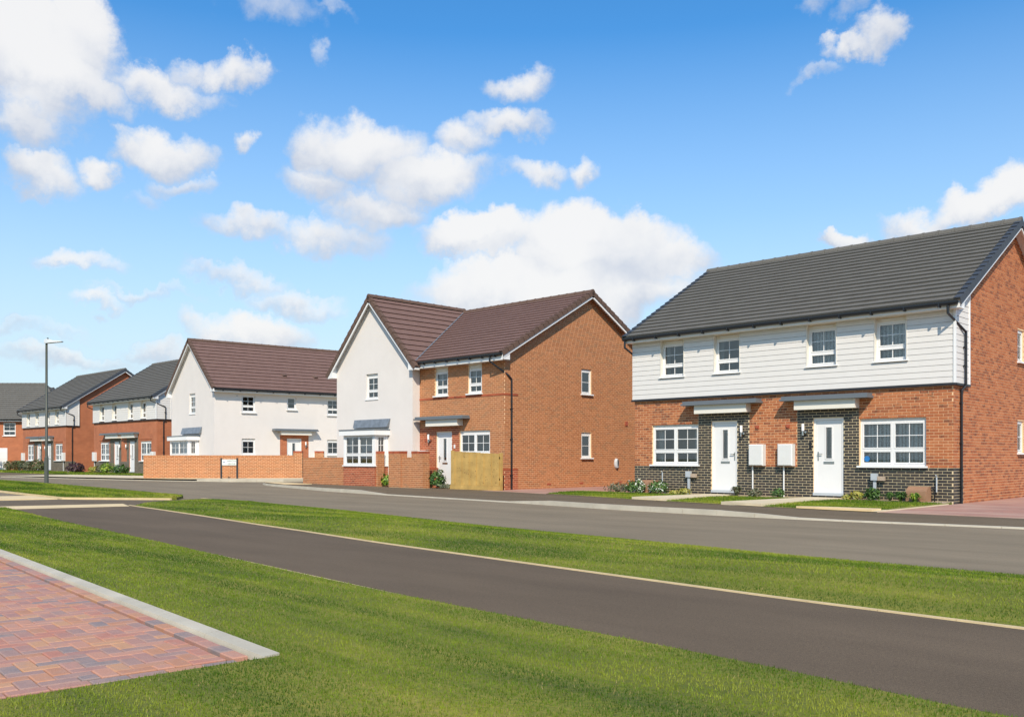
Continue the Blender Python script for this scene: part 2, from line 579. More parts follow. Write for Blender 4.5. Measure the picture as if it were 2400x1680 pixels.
class MB:
    def __init__(s):
        s.v, s.f, s.a = [], [], []

    def poly(s, pts, rnd=0.0):
        i = len(s.v)
        s.v.extend([tuple(p) for p in pts])
        s.f.append(tuple(range(i, i + len(pts))))
        s.a.append(rnd)

    def hexa(s, p, rnd=0.0, skip=()):
        """p: 8 corners, 0-3 one end face, 4-7 the other"""
        i = len(s.v)
        s.v.extend([tuple(q) for q in p])
        for k, f in enumerate(((0, 1, 2, 3), (7, 6, 5, 4), (0, 4, 5, 1), (1, 5, 6, 2), (2, 6, 7, 3), (3, 7, 4, 0))):
            if k in skip:
                continue
            s.f.append(tuple(i + j for j in f))
            s.a.append(rnd)

    def box(s, x0, x1, y0, y1, z0, z1, rnd=0.0):
        s.hexa([(x0, y0, z0), (x1, y0, z0), (x1, y1, z0), (x0, y1, z0), (x0, y0, z1), (x1, y0, z1), (x1, y1, z1), (x0, y1, z1)], rnd)

    def tube(s, pts, r, n=8, rnd=0.0, caps=True):
        pts = [Vector(p) for p in pts]
        rr = r if isinstance(r, (list, tuple)) else [r] * len(pts)
        rings = []
        e1 = None
        for k, p in enumerate(pts):
            if k == 0:
                t = pts[1] - p
            elif k == len(pts) - 1:
                t = p - pts[k - 1]
            else:
                t = (pts[k + 1] - p).normalized() + (p - pts[k - 1]).normalized()
            t.normalize()
            if e1 is None:
                up = Vector((0, 0, 1)) if abs(t.z) < .9 else Vector((1, 0, 0))
                e1 = t.cross(up).normalized()
            else:
                e1 = (e1 - t * e1.dot(t)).normalized()
            e2 = t.cross(e1)
            i = len(s.v)
            for j in range(n):
                a = 2 * math.pi * j / n
                s.v.append(tuple(p + (e1 * math.cos(a) + e2 * math.sin(a)) * rr[k]))
            rings.append(i)
        for a, b in zip(rings, rings[1:]):
            for j in range(n):
                s.f.append((a + j, a + (j + 1) % n, b + (j + 1) % n, b + j))
                s.a.append(rnd)
        if caps:
            s.f.append(tuple(range(rings[0], rings[0] + n)))
            s.a.append(rnd)
            s.f.append(tuple(range(rings[-1], rings[-1] + n)))
            s.a.append(rnd)

    def mesh(s, name, mat):
        me = bpy.data.meshes.new(name)
        me.from_pydata(s.v, [], s.f)
        at = me.attributes.new('rnd', 'FLOAT', 'FACE')
        at.data.foreach_set('value', s.a)
        me.materials.append(MAT[mat])
        me.update()
        return me

    def build(s, name, mat, parent=None, kind=None, smooth=False):
        if not s.f:
            return None
        me = s.mesh(name, mat)
        if smooth:
            me.polygons.foreach_set('use_smooth', [True] * len(me.polygons))
        return link(name, me, parent, kind)


def link(name, me, parent=None, kind=None):
    o = bpy.data.objects.new(name, me)
    COL.objects.link(o)
    if parent is not None:
        o.parent = parent
    if kind:
        o['kind'] = kind
    return o


def thing(name, label, cat, loc=(0, 0, 0), rz=0.0, group=None):
    o = bpy.data.objects.new(name, None)
    COL.objects.link(o)
    o.location = loc
    o.rotation_euler = (0, 0, rz)
    o.empty_display_size = .3
    tag(o, label, cat, group)
    return o


def tag(o, label, cat, group=None):
    o['label'] = label
    o['category'] = cat
    if group:
        o['group'] = group
    return o


class Face:
    """a vertical wall face: u to the right as seen from outside, z up, d outwards"""
    def __init__(s, o, a, n):
        s.o, s.a, s.n = Vector(o), Vector(a), Vector(n)

    def P(s, u, z, d=0.0):
        return s.o + s.a * u + s.n * d + Vector((0, 0, z))

    def box(s, mb, u0, u1, z0, z1, d0, d1, rnd=0.0, skip=()):
        P = s.P
        mb.hexa([P(u0, z0, d0), P(u1, z0, d0), P(u1, z1, d0), P(u0, z1, d0), P(u0, z0, d1), P(u1, z0, d1), P(u1, z1, d1), P(u0, z1, d1)], rnd, skip)


def subtract(seg, cuts):
    out = [seg]
    for c0, c1 in cuts:
        nxt = []
        for a, b in out:
            if c1 <= a or c0 >= b:
                nxt.append((a, b))
            else:
                if c0 > a:
                    nxt.append((a, c0))
                if c1 < b:
                    nxt.append((c1, b))
        out = nxt
    return out


def wall_shell(mb, F, W_, zb, zt, openings, reveal, gable=None):
    """flat wall with rectangular openings and their reveals; gable = (u_apex, z_apex)"""
    us = sorted({0, W_, *[o[0] for o in openings], *[o[1] for o in openings]})
    zs = sorted({zb, zt, *[min(o[2], zt) for o in openings], *[min(o[3], zt) for o in openings]})
    us = [u for u in us if 0 <= u <= W_]
    zs = [z for z in zs if zb <= z <= zt]
    for u0, u1 in zip(us, us[1:]):
        for z0, z1 in zip(zs, zs[1:]):
            um, zm = (u0 + u1) / 2, (z0 + z1) / 2
            if any(o[0] < um < o[1] and o[2] < zm < o[3] for o in openings):
                continue
            mb.poly([F.P(u0, z0), F.P(u1, z0), F.P(u1, z1), F.P(u0, z1)])
    if gable:
        mb.poly([F.P(0, zt), F.P(W_, zt), F.P(gable[0], gable[1])])
    for (u0, u1, z0, z1) in openings:
        for q in (((u0, z0), (u0, z1)), ((u1, z0), (u1, z1)), ((u0, z0), (u1, z0)), ((u0, z1), (u1, z1))):
            (a, b), (c, d) = q
            mb.poly([F.P(a, b, 0), F.P(c, d, 0), F.P(c, d, -reveal), F.P(a, b, -reveal)])


def lay_bricks(F, W_, zb, zt, regions, openings, gable=None, ztop=None, L=.225, Hc=.075, jt=.013, seed=1):
    """records (u0,u1,z0,z1,kind); regions(z) -> [(u0,u1,kind)]"""
    rr = random.Random(seed)
    out = []
    k = 0
    z = zb
    top = gable[1] if gable else zt
    while z < top - .02:
        z0, z1 = z + jt / 2, z + Hc - jt / 2
        zm = z + Hc / 2
        for (a, b, kind) in regions(zm):
            if gable and zm > zt:
                t = (zm - zt) / (gable[1] - zt)
                a, b = max(a, gable[0] * t), min(b, W_ - (W_ - gable[0]) * t)
                if b - a < .08:
                    continue
            cuts = [(o[0], o[1]) for o in openings if o[2] < zm < o[3]]
            u = a - (L / 2 if k % 2 else 0)
            while u < b:
                s = (max(u, a) + (jt / 2 if u >= a else 0), min(u + L, b) - (jt / 2 if u + L <= b else 0))
                for (p, q) in subtract(s, cuts):
                    if q - p > .03:
                        out.append((p, q, z0, z1, kind))
                u += L
        k += 1
        z += Hc
    return out


def brick_geo(mb, F, b, proud=.006, deep=.006, rnd=0.0):
    F.box(mb, b[0], b[1], b[2], b[3], -deep, proud, rnd, skip=(0,))


KM = {'red': 'brick_red', 'orange': 'brick_orange', 'rust': 'brick_rust', 'dark': 'brick_dark'}


def bricks_joined(recs, F, parent, seed=5, proud=.006):
    rr = random.Random(seed)
    by = {}
    for b in recs:
        by.setdefault(b[4], MB())
        brick_geo(by[b[4]], F, b, proud, .006, rr.random())
    for k, mb in by.items():
        mb.build('bricks', KM[k], parent, 'stuff')


def window(parent, F, u0, u1, z0, z1, d, cols=(1,), rows=(1,), bars=None, name='window', mat='upvc_white', vent=0.0, sill=.05, room='room', curtain=None, depth=1.1, fr=.052, sillout=.09, pad=.5):
    """uPVC window set d behind the face; cols/rows are relative sizes from the left / from the bottom"""
    f = MB()
    F.box(f, u0, u1, z0, z0 + fr, -d - .06, -d)
    F.box(f, u0, u1, z1 - fr, z1, -d - .06, -d)
    F.box(f, u0, u0 + fr, z0 + fr, z1 - fr, -d - .06, -d)
    F.box(f, u1 - fr, u1, z0 + fr, z1 - fr, -d - .06, -d)
    ztop = z1 - fr
    win = None
    U0, U1, Z0, Z1 = u0 + fr, u1 - fr, z0 + fr, ztop
    mw = .05
    cw = (U1 - U0 - mw * (len(cols) - 1)) / sum(cols)
    ch = (Z1 - Z0 - mw * (len(rows) - 1)) / sum(rows)
    lights = []
    u = U0
    for i, c in enumerate(cols):
        z = Z0
        for j, r in enumerate(rows):
            lights.append((u, u + c * cw, z, z + r * ch, i, j))
            z += r * ch
            if j < len(rows) - 1:
                F.box(f, u, u + c * cw, z, z + mw, -d - .055, -d + .002)
                z += mw
        u += c * cw
        if i < len(cols) - 1:
            F.box(f, u, u + mw, Z0, Z1, -d - .055, -d + .004)
            u += mw
    win = f.build(name, mat, parent)
    sw = .034
    for (a, b, c, e, i, j) in lights:
        s = MB()
        F.box(s, a + .004, b - .004, c + .004, c + sw, -d - .045, -d + .012)
        F.box(s, a + .004, b - .004, e - sw, e - .004, -d - .045, -d + .012)
        F.box(s, a + .004, a + sw, c + sw, e - sw, -d - .045, -d + .012)
        F.box(s, b - sw, b - .004, c + sw, e - sw, -d - .045, -d + .012)
        s.build('sash', mat, win)
        p = MB()
        p.poly([F.P(a + sw, c + sw, -d - .02), F.P(b - sw, c + sw, -d - .02), F.P(b - sw, e - sw, -d - .02), F.P(a + sw, e - sw, -d - .02)])
        p.build('pane', 'glass', win)
        nb = bars(i, j) if bars else (0, 0)
        for k in range(nb[0]):
            q = MB()
            uu = a + sw + (b - a - 2 * sw) * (k + 1) / (nb[0] + 1)
            F.box(q, uu - .009, uu + .009, c + sw, e - sw, -d - .026, -d - .010)
            q.build('glazing_bar', mat, win)
        for k in range(nb[1]):
            q = MB()
            zz = c + sw + (e - c - 2 * sw) * (k + 1) / (nb[1] + 1)
            F.box(q, a + sw, b - sw, zz - .009, zz + .009, -d - .027, -d - .009)
            q.build('glazing_bar', mat, win)
    if vent:
        q = MB()
        F.box(q, u0, u1, z1 + .001, z1 + vent, -d - .05, -d + .004)
        q.build('head_strip', 'upvc_cream', win)
        q = MB()
        n = 2 if u1 - u0 > 1.2 else 1
        wv = (u1 - u0 - .2) / n
        for k in range(n):
            a = u0 + .1 + k * wv
            F.box(q, a + .03, a + wv - .03, z1 + vent * .35, z1 + vent * .6, -d + .004, -d + .018)
        q.build('trickle_vent', mat, win)
    if sill:
        q = MB()
        F.box(q, u0 - .05, u1 + .05, z0 - sill, z0 - .002, -d - .03, sillout)
        q.build('sill', mat, win)
    if not room:
        return win
    # the room behind
    q = MB()
    D0, D1 = -d - .07, -d - .07 - depth
    a, b, c, e = u0 - pad, u1 + pad, z0 - .45, z1 + .18
    P = F.P
    q.poly([P(a, c, D1), P(b, c, D1), P(b, e, D1), P(a, e, D1)])
    q.poly([P(a, c, D0), P(a, c, D1), P(a, e, D1), P(a, e, D0)])
    q.poly([P(b, c, D0), P(b, c, D1), P(b, e, D1), P(b, e, D0)])
    q.poly([P(a, c, D0), P(b, c, D0), P(b, c, D1), P(a, c, D1)])
    q.poly([P(a, e, D0), P(b, e, D0), P(b, e, D1), P(a, e, D1)])
    q.build('room', room, win)
    if curtain == 'net':
        q = MB()
        n = 40
        for k in range(n):
            a_, b_ = u0 + .02 + (u1 - u0 - .04) * k / n, u0 + .02 + (u1 - u0 - .04) * (k + 1) / n
            da, db = -d - .16 - .02 * math.sin(k * 1.25), -d - .16 - .02 * math.sin((k + 1) * 1.25)
            q.poly([P(a_, z0 + .01, da), P(b_, z0 + .01, db), P(b_, z1 - .01, db), P(a_, z1 - .01, da)])
        q.build('net_curtain', 'net_curtain', win)
    elif curtain == 'sides':
        for s_ in (0, 1):
            q = MB()
            n = 8
            wd = (u1 - u0) * .16
            base = u0 if s_ == 0 else u1 - wd
            for k in range(n):
                a_, b_ = base + wd * k / n, base + wd * (k + 1) / n
                da, db = -d - .2 - .03 * math.sin(k * 1.6), -d - .2 - .03 * math.sin((k + 1) * 1.6)
                q.poly([P(a_, z0, da), P(b_, z0, db), P(b_, z1, db), P(a_, z1, da)])
            q.build('curtain', 'curtain', win)
    return win


def door(parent, F, u0, u1, z0, z1, d, handle='left', head=.10):
    f = MB()
    fr = .062
    F.box(f, u0, u0 + fr, z0, z1, -d - .07, -d + .012)
    F.box(f, u1 - fr, u1, z0, z1, -d - .07, -d + .012)
    F.box(f, u0 + fr, u1 - fr, z1 - fr, z1, -d - .07, -d + .012)
    dr = f.build('door', 'upvc_white', parent)
    a, b, c, e = u0 + fr, u1 - fr, z0 + .045, z1 - fr
    w = b - a
    g0, g1 = (a + w * .40, a + w * .62) if handle == 'right' else (a + w * .38, a + w * .60)
    gz0, gz1 = c + (e - c) * .475, c + (e - c) * .93 - .06
    q = MB()
    for (p0, p1, q0, q1) in ((a + .004, g0, c, e - .004), (g1, b - .004, c, e - .004), (g0, g1, c, gz0), (g0, g1, gz1, e - .004)):
        F.box(q, p0, p1, q0, q1, -d - .06, -d - .012)
    q.build('leaf', 'door_white', dr)
    q = MB()
    for (p0, p1, q0, q1) in ((g0 - .028, g0, gz0 - .028, gz1 + .028), (g1, g1 + .028, gz0 - .028, gz1 + .028), (g0, g1, gz0 - .028, gz0), (g0, g1, gz1, gz1 + .028)):
        F.box(q, p0, p1, q0, q1, -d - .02, -d + .002)
    q.build('glazing_surround', 'door_white', dr)
    q = MB()
    q.poly([F.P(g0, gz0, -d - .03), F.P(g1, gz0, -d - .03), F.P(g1, gz1, -d - .03), F.P(g0, gz1, -d - .03)])
    q.build('pane', 'glass', dr)
    q = MB()
    q.poly([F.P(g0 - .1, gz0 - .1, -d - .14), F.P(g1 + .1, gz0 - .1, -d - .14), F.P(g1 + .1, gz1 + .1, -d - .14), F.P(g0 - .1, gz1 + .1, -d - .14)])
    q.build('blind', 'room', dr)
    q = MB()
    m = (g0 + g1) / 2
    for t in (.07, .93):
        zz = gz0 + (gz1 - gz0) * t
        F.box(q, g0, g1, zz - .004, zz + .004, -d - .03, -d - .026)
    for t in (.2, .8):
        uu = g0 + (g1 - g0) * t
        F.box(q, uu - .003, uu + .003, gz0, gz1, -d - .03, -d - .026)
    q.build('leading', 'chrome', dr)
    q = MB()
    F.box(q, m - .15, m + .15, c + (e - c) * .40, c + (e - c) * .432, -d - .02, -d + .002)
    q.build('letter_plate', 'chrome', dr)
    q = MB()
    hu = b - .055 if handle == 'right' else a + .055
    s_ = -1 if handle == 'right' else 1
    hz = c + (e - c) * .5
    F.box(q, hu - .016, hu + .016, hz - .11, hz + .13, -d - .015, -d + .0)
    F.box(q, min(hu, hu + s_ * .13), max(hu, hu + s_ * .13), hz + .06, hz + .08, -d + .025, -d + .045)
    F.box(q, min(hu, hu + s_ * .02), max(hu, hu + s_ * .02), hz + .06, hz + .08, -d, -d + .045)
    q.build('handle', 'chrome', dr)
    q = MB()
    F.box(q, u0, u1, z0 - .03, z0 + .045, -d - .07, .03)
    q.build('threshold', 'grey_plastic', dr)
    return dr


class Slope:
    """a roof plane: o at the eave, a along it, s up the slope"""
    def __init__(s, o, a, up):
        s.o, s.a, s.s = Vector(o), Vector(a).normalized(), Vector(up).normalized()
        s.n = s.a.cross(s.s)
        if s.n.z < 0:
            s.n = -s.n

    def P(s, u, t, h=0.0):
        return s.o + s.a * u + s.s * t + s.n * h


def tile_block(mb, S, ua0, ub0, ua1, ub1, t0, t1, rnd=0.0, th=.046):
    """one tile or one run: its lower edge stands proud, its head is tucked under the next course"""
    h = .004
    mb.hexa([S.P(ua0, t0, 0), S.P(ub0, t0, 0), S.P(ub1, t1, 0), S.P(ua1, t1, 0),
             S.P(ua0, t0, th), S.P(ub0, t0, th), S.P(ub1, t1, h), S.P(ua1, t1, h)], rnd, skip=(0,))


def lay_courses(S, roof, length, gauge, lo, hi, mat, singles=0, tile_w=.30, thick=.048, campos=None, M=None):
    """lo(t), hi(t): extent of the plane along its eave direction at slope distance t.
    singles=0: every course one object; >0: single tiles, that many largest as objects"""
    n = max(1, int(round(length / gauge)))
    g = length / n
    rr = random.Random(n * 7 + int(length * 100))
    recs = []
    for i in range(n):
        t0, t1 = i * g, min(length, (i + 1) * g + .02)
        if singles == 0:
            mb = MB()
            # a run of interlocking tiles with hair joints
            a0, b0, a1, b1 = lo(t0), hi(t0), lo(t1), hi(t1)
            k0 = -tile_w * (.5 if i % 2 else 0)
            cuts = [a0]
            x = math.floor(a0 / tile_w) * tile_w + k0
            while x < b0:
                if x > a0 + .06 and x < b0 - .06:
                    cuts.append(x)
                x += tile_w
            cuts.append(b0)
            for p, q in zip(cuts, cuts[1:]):
                # the upper edge follows the cut of the plane at both ends
                p1 = a1 if p == a0 else min(max(p, a1), b1)
                q1 = b1 if q == b0 else min(max(q, a1), b1)
                if q1 - p1 < .005 and q - p < .005:
                    continue
                tile_block(mb, S, p + .002, q - .002, p1 + .002, max(q1 - .002, p1 + .003), t0, t1, rr.random(), thick + rr.uniform(-.002, .003))
            mb.build('tile_course', mat, roof)
        else:
            a0, b0 = lo(t0), hi(t0)
            x = a0 - (tile_w / 2 if i % 2 else 0)
            while x < b0 - .001:
                p, q = max(x, a0), min(x + tile_w, b0)
                if q - p > .04:
                    recs.append((p, q, t0, t1))
                x += tile_w
    if singles:
        def size(r):
            w = M @ S.P((r[0] + r[1]) / 2, (r[2] + r[3]) / 2)
            a = C_ * w.x + S_ * w.y
            b = -S_ * w.x + C_ * w.y
            seen = abs(a / b) < .57
            return ((r[1] - r[0]) / (w - campos).length_squared) * (1 if seen else .01)
        recs.sort(key=size, reverse=True)
        cache = {}
        for r in recs[:singles]:
            key = round(r[1] - r[0], 3)
            if key not in cache:
                mb = MB()
                S0 = Slope((0, 0, 0), S.a, S.s)
                tile_block(mb, S0, .002, key - .002, .002, key - .002, 0, r[3] - r[2], .3, thick)
                cache[key] = mb.mesh('tile', mat)
            o = link('tile', cache[key], roof)
            o.location = S.P(r[0], r[2], rr.uniform(-.001, .003))
        mb = MB()
        for r in recs[singles:]:
            tile_block(mb, S, r[0] + .002, r[1] - .002, r[0] + .002, r[1] - .002, r[2], r[3], rr.random(), thick)
        mb.build('tiles', mat, roof, 'stuff')


def ridge_tiles(roof, p0, p1, mat, r=.12, step=.45):
    p0, p1 = Vector(p0), Vector(p1)
    d = p1 - p0
    L = d.length
    n = max(1, int(round(L / step)))
    e = d.normalized()
    side = e.cross(Vector((0, 0, 1))).normalized()
    mb = MB()
    st = L / n
    prof = [(-1.05, -.55), (-.8, .1), (-.4, .52), (0, .66), (.4, .52), (.8, .1), (1.05, -.55)]
    for k, (a, b, sc_) in enumerate(((0, st - .07, 1.0), (st - .07, st - .003, 1.14))):
        A = [side * (x * r * sc_) + Vector((0, 0, z * r * sc_)) + e * a for x, z in prof]
        B = [side * (x * r * sc_) + Vector((0, 0, z * r * sc_)) + e * b for x, z in prof]
        for i in range(len(prof) - 1):
            mb.poly([A[i], A[i + 1], B[i + 1], B[i]], .4)
        mb.poly(A, .4)
        mb.poly(B[::-1], .4)
    me = mb.mesh('ridge_tile', mat)
    for k in range(n):
        o = link('ridge_tile', me, roof)
        o.location = p0 + e * (st * k)


def verge_tiles(roof, S, u, out, length, gauge, mat, th=.05, w=.15, drop=.13):
    """dry-verge caps stepping up one edge of a roof plane; out = +1/-1 along S.a"""
    n = max(1, int(round(length / gauge)))
    g = length / n
    S0 = Slope((0, 0, 0), S.a, S.s)
    a, b = (0, w) if out < 0 else (-w, 0)
    mb = MB()
    e = .0 if out < 0 else 0.0
    o0 = a if out < 0 else b
    mb.hexa([S0.P(a, 0, .0), S0.P(b, 0, .0), S0.P(b, g + .03, .0), S0.P(a, g + .03, .0),
             S0.P(a, 0, th + .012), S0.P(b, 0, th + .012), S0.P(b, g + .03, th - .02), S0.P(a, g + .03, th - .02)], .5)
    o1 = o0 - .012 * (1 if out < 0 else -1)
    mb.hexa([S0.P(o1, 0, -drop), S0.P(o0, 0, -drop), S0.P(o0, g + .03, -drop), S0.P(o1, g + .03, -drop),
             S0.P(o1, 0, th + .014), S0.P(o0, 0, th + .014), S0.P(o0, g + .03, th - .018), S0.P(o1, g + .03, th - .018)], .5)
    me = mb.mesh('verge_tile', mat)
    for k in range(n):
        o = link('verge_tile', me, roof)
        o.location = S.P(u, k * g)


def slab_plane(mb, S, poly, th=.05):
    """the roof deck under the tiles: a plate a little thinner than the eaves"""
    top = [S.P(u, t, -.004) for u, t in poly]
    bot = [S.P(u, t, -th) for u, t in poly]
    mb.poly(top)
    mb.poly(bot[::-1])
    for i in range(len(poly)):
        j = (i + 1) % len(poly)
        mb.poly([top[i], top[j], bot[j], bot[i]])


def gutter(parent, p0, p1, r=.062, bracket=.85, toward=None):
    p0, p1 = Vector(p0), Vector(p1)
    e = (p1 - p0).normalized()
    side = e.cross(Vector((0, 0, 1))).normalized()
    prof = [(-1, .55), (-1, -.1), (-.75, -.72), (-.25, -1), (.25, -1), (.75, -.72), (1, -.1), (1, .55)]
    mb = MB()
    A = [p0 + side * (x * r) + Vector((0, 0, z * r)) for x, z in prof]
    B = [p1 + side * (x * r) + Vector((0, 0, z * r)) for x, z in prof]
    for i in range(len(prof) - 1):
        mb.poly([A[i], A[i + 1], B[i + 1], B[i]])
    mb.poly([A[0], A[-1], B[-1], B[0]])
    mb.poly(A)
    mb.poly(B[::-1])
    g = mb.build('gutter', 'black_plastic', parent)
    L = (p1 - p0).length
    n = int(L / bracket)
    q = MB()
    q.hexa([side * -r * 1.1 + e * -.02 + Vector((0, 0, -r * 1.5)), side * r * 1.1 + e * -.02 + Vector((0, 0, -r * 1.5)), side * r * 1.1 + e * .02 + Vector((0, 0, -r * 1.5)), side * -r * 1.1 + e * .02 + Vector((0, 0, -r * 1.5)),
            side * -r * 1.15 + e * -.02 + Vector((0, 0, .1 * r)), side * r * 1.15 + e * -.02 + Vector((0, 0, .1 * r)), side * r * 1.15 + e * .02 + Vector((0, 0, .1 * r)), side * -r * 1.15 + e * .02 + Vector((0, 0, .1 * r))])
    me = q.mesh('gutter_bracket', 'black_plastic')
    for k in range(n):
        o = link('gutter_bracket', me, g)
        o.location = p0 + e * (L * (k + .5) / n)
    return g


def downpipe(parent, pts, r=.034, clips=()):
    mb = MB()
    mb.tube(pts, r, 10)
    dp = mb.build('downpipe', 'black_plastic', parent, smooth=False)
    for c in clips:
        q = MB()
        q.box(c[0] - .05, c[0] + .05, c[1] - .05, c[1] + .05, c[2] - .018, c[2] + .018)
        q.build('pipe_clip', 'black_plastic', dp)
    return dp


def canopy(parent, F, u0, u1, b0, b1, z, proj=.42, boxproj=.30, zb=2.55):
    """flat door canopy: grey slab on a white box"""
    q = MB()
    F.box(q, u0, u1, z, z + .055, 0.001, proj)
    F.box(q, u0 + .03, u1 - .03, z + .056, z + .125, 0.001, proj - .05)
    c = q.build('door_canopy', 'canopy_grey', parent)
    q = MB()
    F.box(q, b0, b1, zb, z - .002, .001, boxproj)
    q.build('canopy_box', 'upvc_cream', c)
    return c


def wall_lamp(parent, F, u, z):
    q = MB()
    q.tube([F.P(u, z - .02, .09), F.P(u, z + .17, .09)], .036, 10)
    l = q.build('wall_lamp', 'upvc_white', parent, smooth=True)
    q = MB()
    q.tube([F.P(u, z - .15, .09), F.P(u, z - .03, .09)], .030, 8)
    F.box(q, u - .025, u + .025, z - .12, z - .04, 0, .09)
    q.build('lamp_bracket', 'chrome', l)
    q = MB()
    q.tube([F.P(u + .08, z - .06, .02), F.P(u + .08, z - .06, .1)], [.045, .03], 10)
    q.build('sensor', 'chrome', l)
    return l


def meter_box(parent, F, u0, u1, z0, z1, proj=.2, pipe=None):
    q = MB()
    P = F.P
    b = .025
    q.hexa([P(u0, z0, 0), P(u1, z0, 0), P(u1, z1, 0), P(u0, z1, 0), P(u0, z0, proj - b), P(u1, z0, proj - b), P(u1, z1, proj - b), P(u0, z1, proj - b)])
    q.hexa([P(u0, z0, proj - b), P(u1, z0, proj - b), P(u1, z1, proj - b), P(u0, z1, proj - b), P(u0 + b, z0 + b, proj), P(u1 - b, z0 + b, proj), P(u1 - b, z1 - b, proj), P(u0 + b, z1 - b, proj)], skip=(0,))
    m = q.build('meter_box', 'meter_white', parent)
    if pipe:
        q = MB()
        q.tube([P(pipe[0], pipe[1], .05), P(pipe[0], z0 - .001, .05)], .021, 8)
        q.build('meter_pipe', 'upvc_white', m)
    return m


def bargeboard(parent, S, u, length, h0, h1, th=.022, tail=0.0):
    """white board under the verge of a roof plane"""
    q = MB()
    q.hexa([S.P(u - th, -tail, h0), S.P(u + th, -tail, h0), S.P(u + th, length, h0), S.P(u - th, length, h0),
            S.P(u - th, -tail, h1), S.P(u + th, -tail, h1), S.P(u + th, length, h1), S.P(u - th, length, h1)])
    return q.build('bargeboard', 'upvc_white', parent)

# ---------------------------------------------------------------- the ground
def lerp_poly(pts):
    xs = [p[0] for p in pts]
    ys = [p[1] for p in pts]
    return lambda x: float(np.interp(x, xs, ys))


def zg(x):
    return float(np.interp(x, [-200, -42, -28, 100], [.08, .08, 0, 0]))


Yp1 = lerp_poly([(-60, 12.5), (-24.5, 10.1), (-22.9, 9.8), (-21.4, 9.62), (-18, 9.12), (-14.85, 8.62), (-13.2, 8.4), (-10.5, 7.98), (-7.56, 7.63), (-6.05, 7.46), (-3.8, 7.22), (-1.94, 7.12), (3, 7.0), (12, 7.0)])
Yp0 = lerp_poly([(-60, 12), (-24.5, 7.36), (-23.1, 7.16), (-18.56, 6.54), (-14.4, 6.06), (-11.6, 5.72), (-9.5, 5.48), (-8.36, 5.34), (-6.24, 5.09), (-4.9, 4.96), (-3.65, 4.85), (-2.5, 4.75), (-1.56, 4.63), (3, 4.5), (12, 4.5)])
Yr0 = lerp_poly([(-60, 15), (-23, 12.95), (-21.6, 12.55), (-16.1, 11.75), (-10.6, 10.78), (-8.55, 10.52), (-5.33, 10.1), (-2.75, 10.0), (3, 9.9), (12, 9.9)])
Yk = lerp_poly([(-37, 21.6), (-35, 20.8), (-29, 19.5), (-25, 18.9), (-20, 18.3), (-17.5, 18.0), (-13.5, 17.3), (-10, 17.05), (-8, 17.15), (-4.8, 17.5), (3, 18.0), (20, 18.5)])
Yf = lerp_poly([(-36, 21.7), (-33.6, 21.8), (-30, 22.25), (-26.2, 22.3), (-22, 22.1), (-18, 21.2), (-15.5, 20.4), (-11, 19.45), (-8.8, 19.15), (-5.15, 19.05), (3, 19.3), (20, 19.8)])
Yq = lambda x: 2.96 + (x + 4.85) * (-.108)          # outer line of the kerb round the block paving


Xe = lambda y: -4.83 - (2.84 - y) * .125           # near edge of the block paving


def sheet(name, fn, ns, nt, mat, kind='structure'):
    mb = MB()
    for i in range(ns + 1):
        for j in range(nt + 1):
            mb.v.append(fn(i / ns, j / nt))
    for i in range(ns):
        for j in range(nt):
            mb.f.append((i * (nt + 1) + j, (i + 1) * (nt + 1) + j, (i + 1) * (nt + 1) + j + 1, i * (nt + 1) + j + 1))
            mb.a.append(0)
    return mb.build(name, mat, None, kind)


def strip(name, lo, hi, x0, x1, z, mat, nx=None, ny=4, kind='structure', skirt=0.0, parent=None):
    nx = nx or max(2, int((x1 - x0) / .5))
    mb = MB()
    g = []
    for i in range(nx + 1):
        x = x0 + (x1 - x0) * i / nx
        a, b = lo(x), hi(x)
        g.append([(x, a + (b - a) * j / ny, zg(x) + (z(x, a + (b - a) * j / ny, j / ny) if callable(z) else z)) for j in range(ny + 1)])
    base = len(mb.v)
    for r in g:
        mb.v.extend(r)
    w = ny + 1
    for i in range(nx):
        for j in range(ny):
            mb.f.append((base + i * w + j, base + (i + 1) * w + j, base + (i + 1) * w + j + 1, base + i * w + j + 1))
            mb.a.append(0)
    if skirt:
        ring = [r[0] for r in g] + [g[-1][j] for j in range(1, ny + 1)] + [r[-1] for r in g[::-1][1:]] + [g[0][j] for j in range(ny - 1, 0, -1)]
        for p, q in zip(ring, ring[1:] + ring[:1]):
            mb.poly([p, q, (q[0], q[1], q[2] - skirt), (p[0], p[1], p[2] - skirt)])
    return mb.build(name, mat, parent, kind, smooth=False)


def flat(name, pts, z, mat, kind='structure', th=.0):
    mb = MB()
    mb.poly([(x, y, zg(x) + z) for x, y in pts])
    if th:
        for p, q in zip(pts, pts[1:] + pts[:1]):
            mb.poly([(p[0], p[1], zg(p[0]) + z), (q[0], q[1], zg(q[0]) + z), (q[0], q[1], zg(q[0]) + z - th), (p[0], p[1], zg(p[0]) + z - th)])
    return mb.build(name, mat, None, kind)


mb = MB()
mb.poly([(-900, -700, -.12), (700, -700, -.12), (700, 900, -.12), (-900, 900, -.12)])
mb.build('ground', 'turf', None, 'structure')
strip('road', lambda x: -14, lambda x: Yk(x) + .02 if x > -36.6 else 60, -140, 40, 0.0, 'asphalt_road', nx=360, ny=2)
strip('path', lambda x: Yp0(x) - .02, lambda x: Yp1(x) + .02, -23.6, 12, .022, 'asphalt_path', ny=2, skirt=.05)


def verge_z(x, y, t):
    n = math.sin(x * .9 + y * 1.3) * .4 + math.sin(x * .37 - y * 2.1 + 1.0) * .6
    return .028 + .045 * t + math.sin(math.pi * t) * (.10 + .035 * n) * (1 if x > -22 else max(0, (x + 24) / 2))


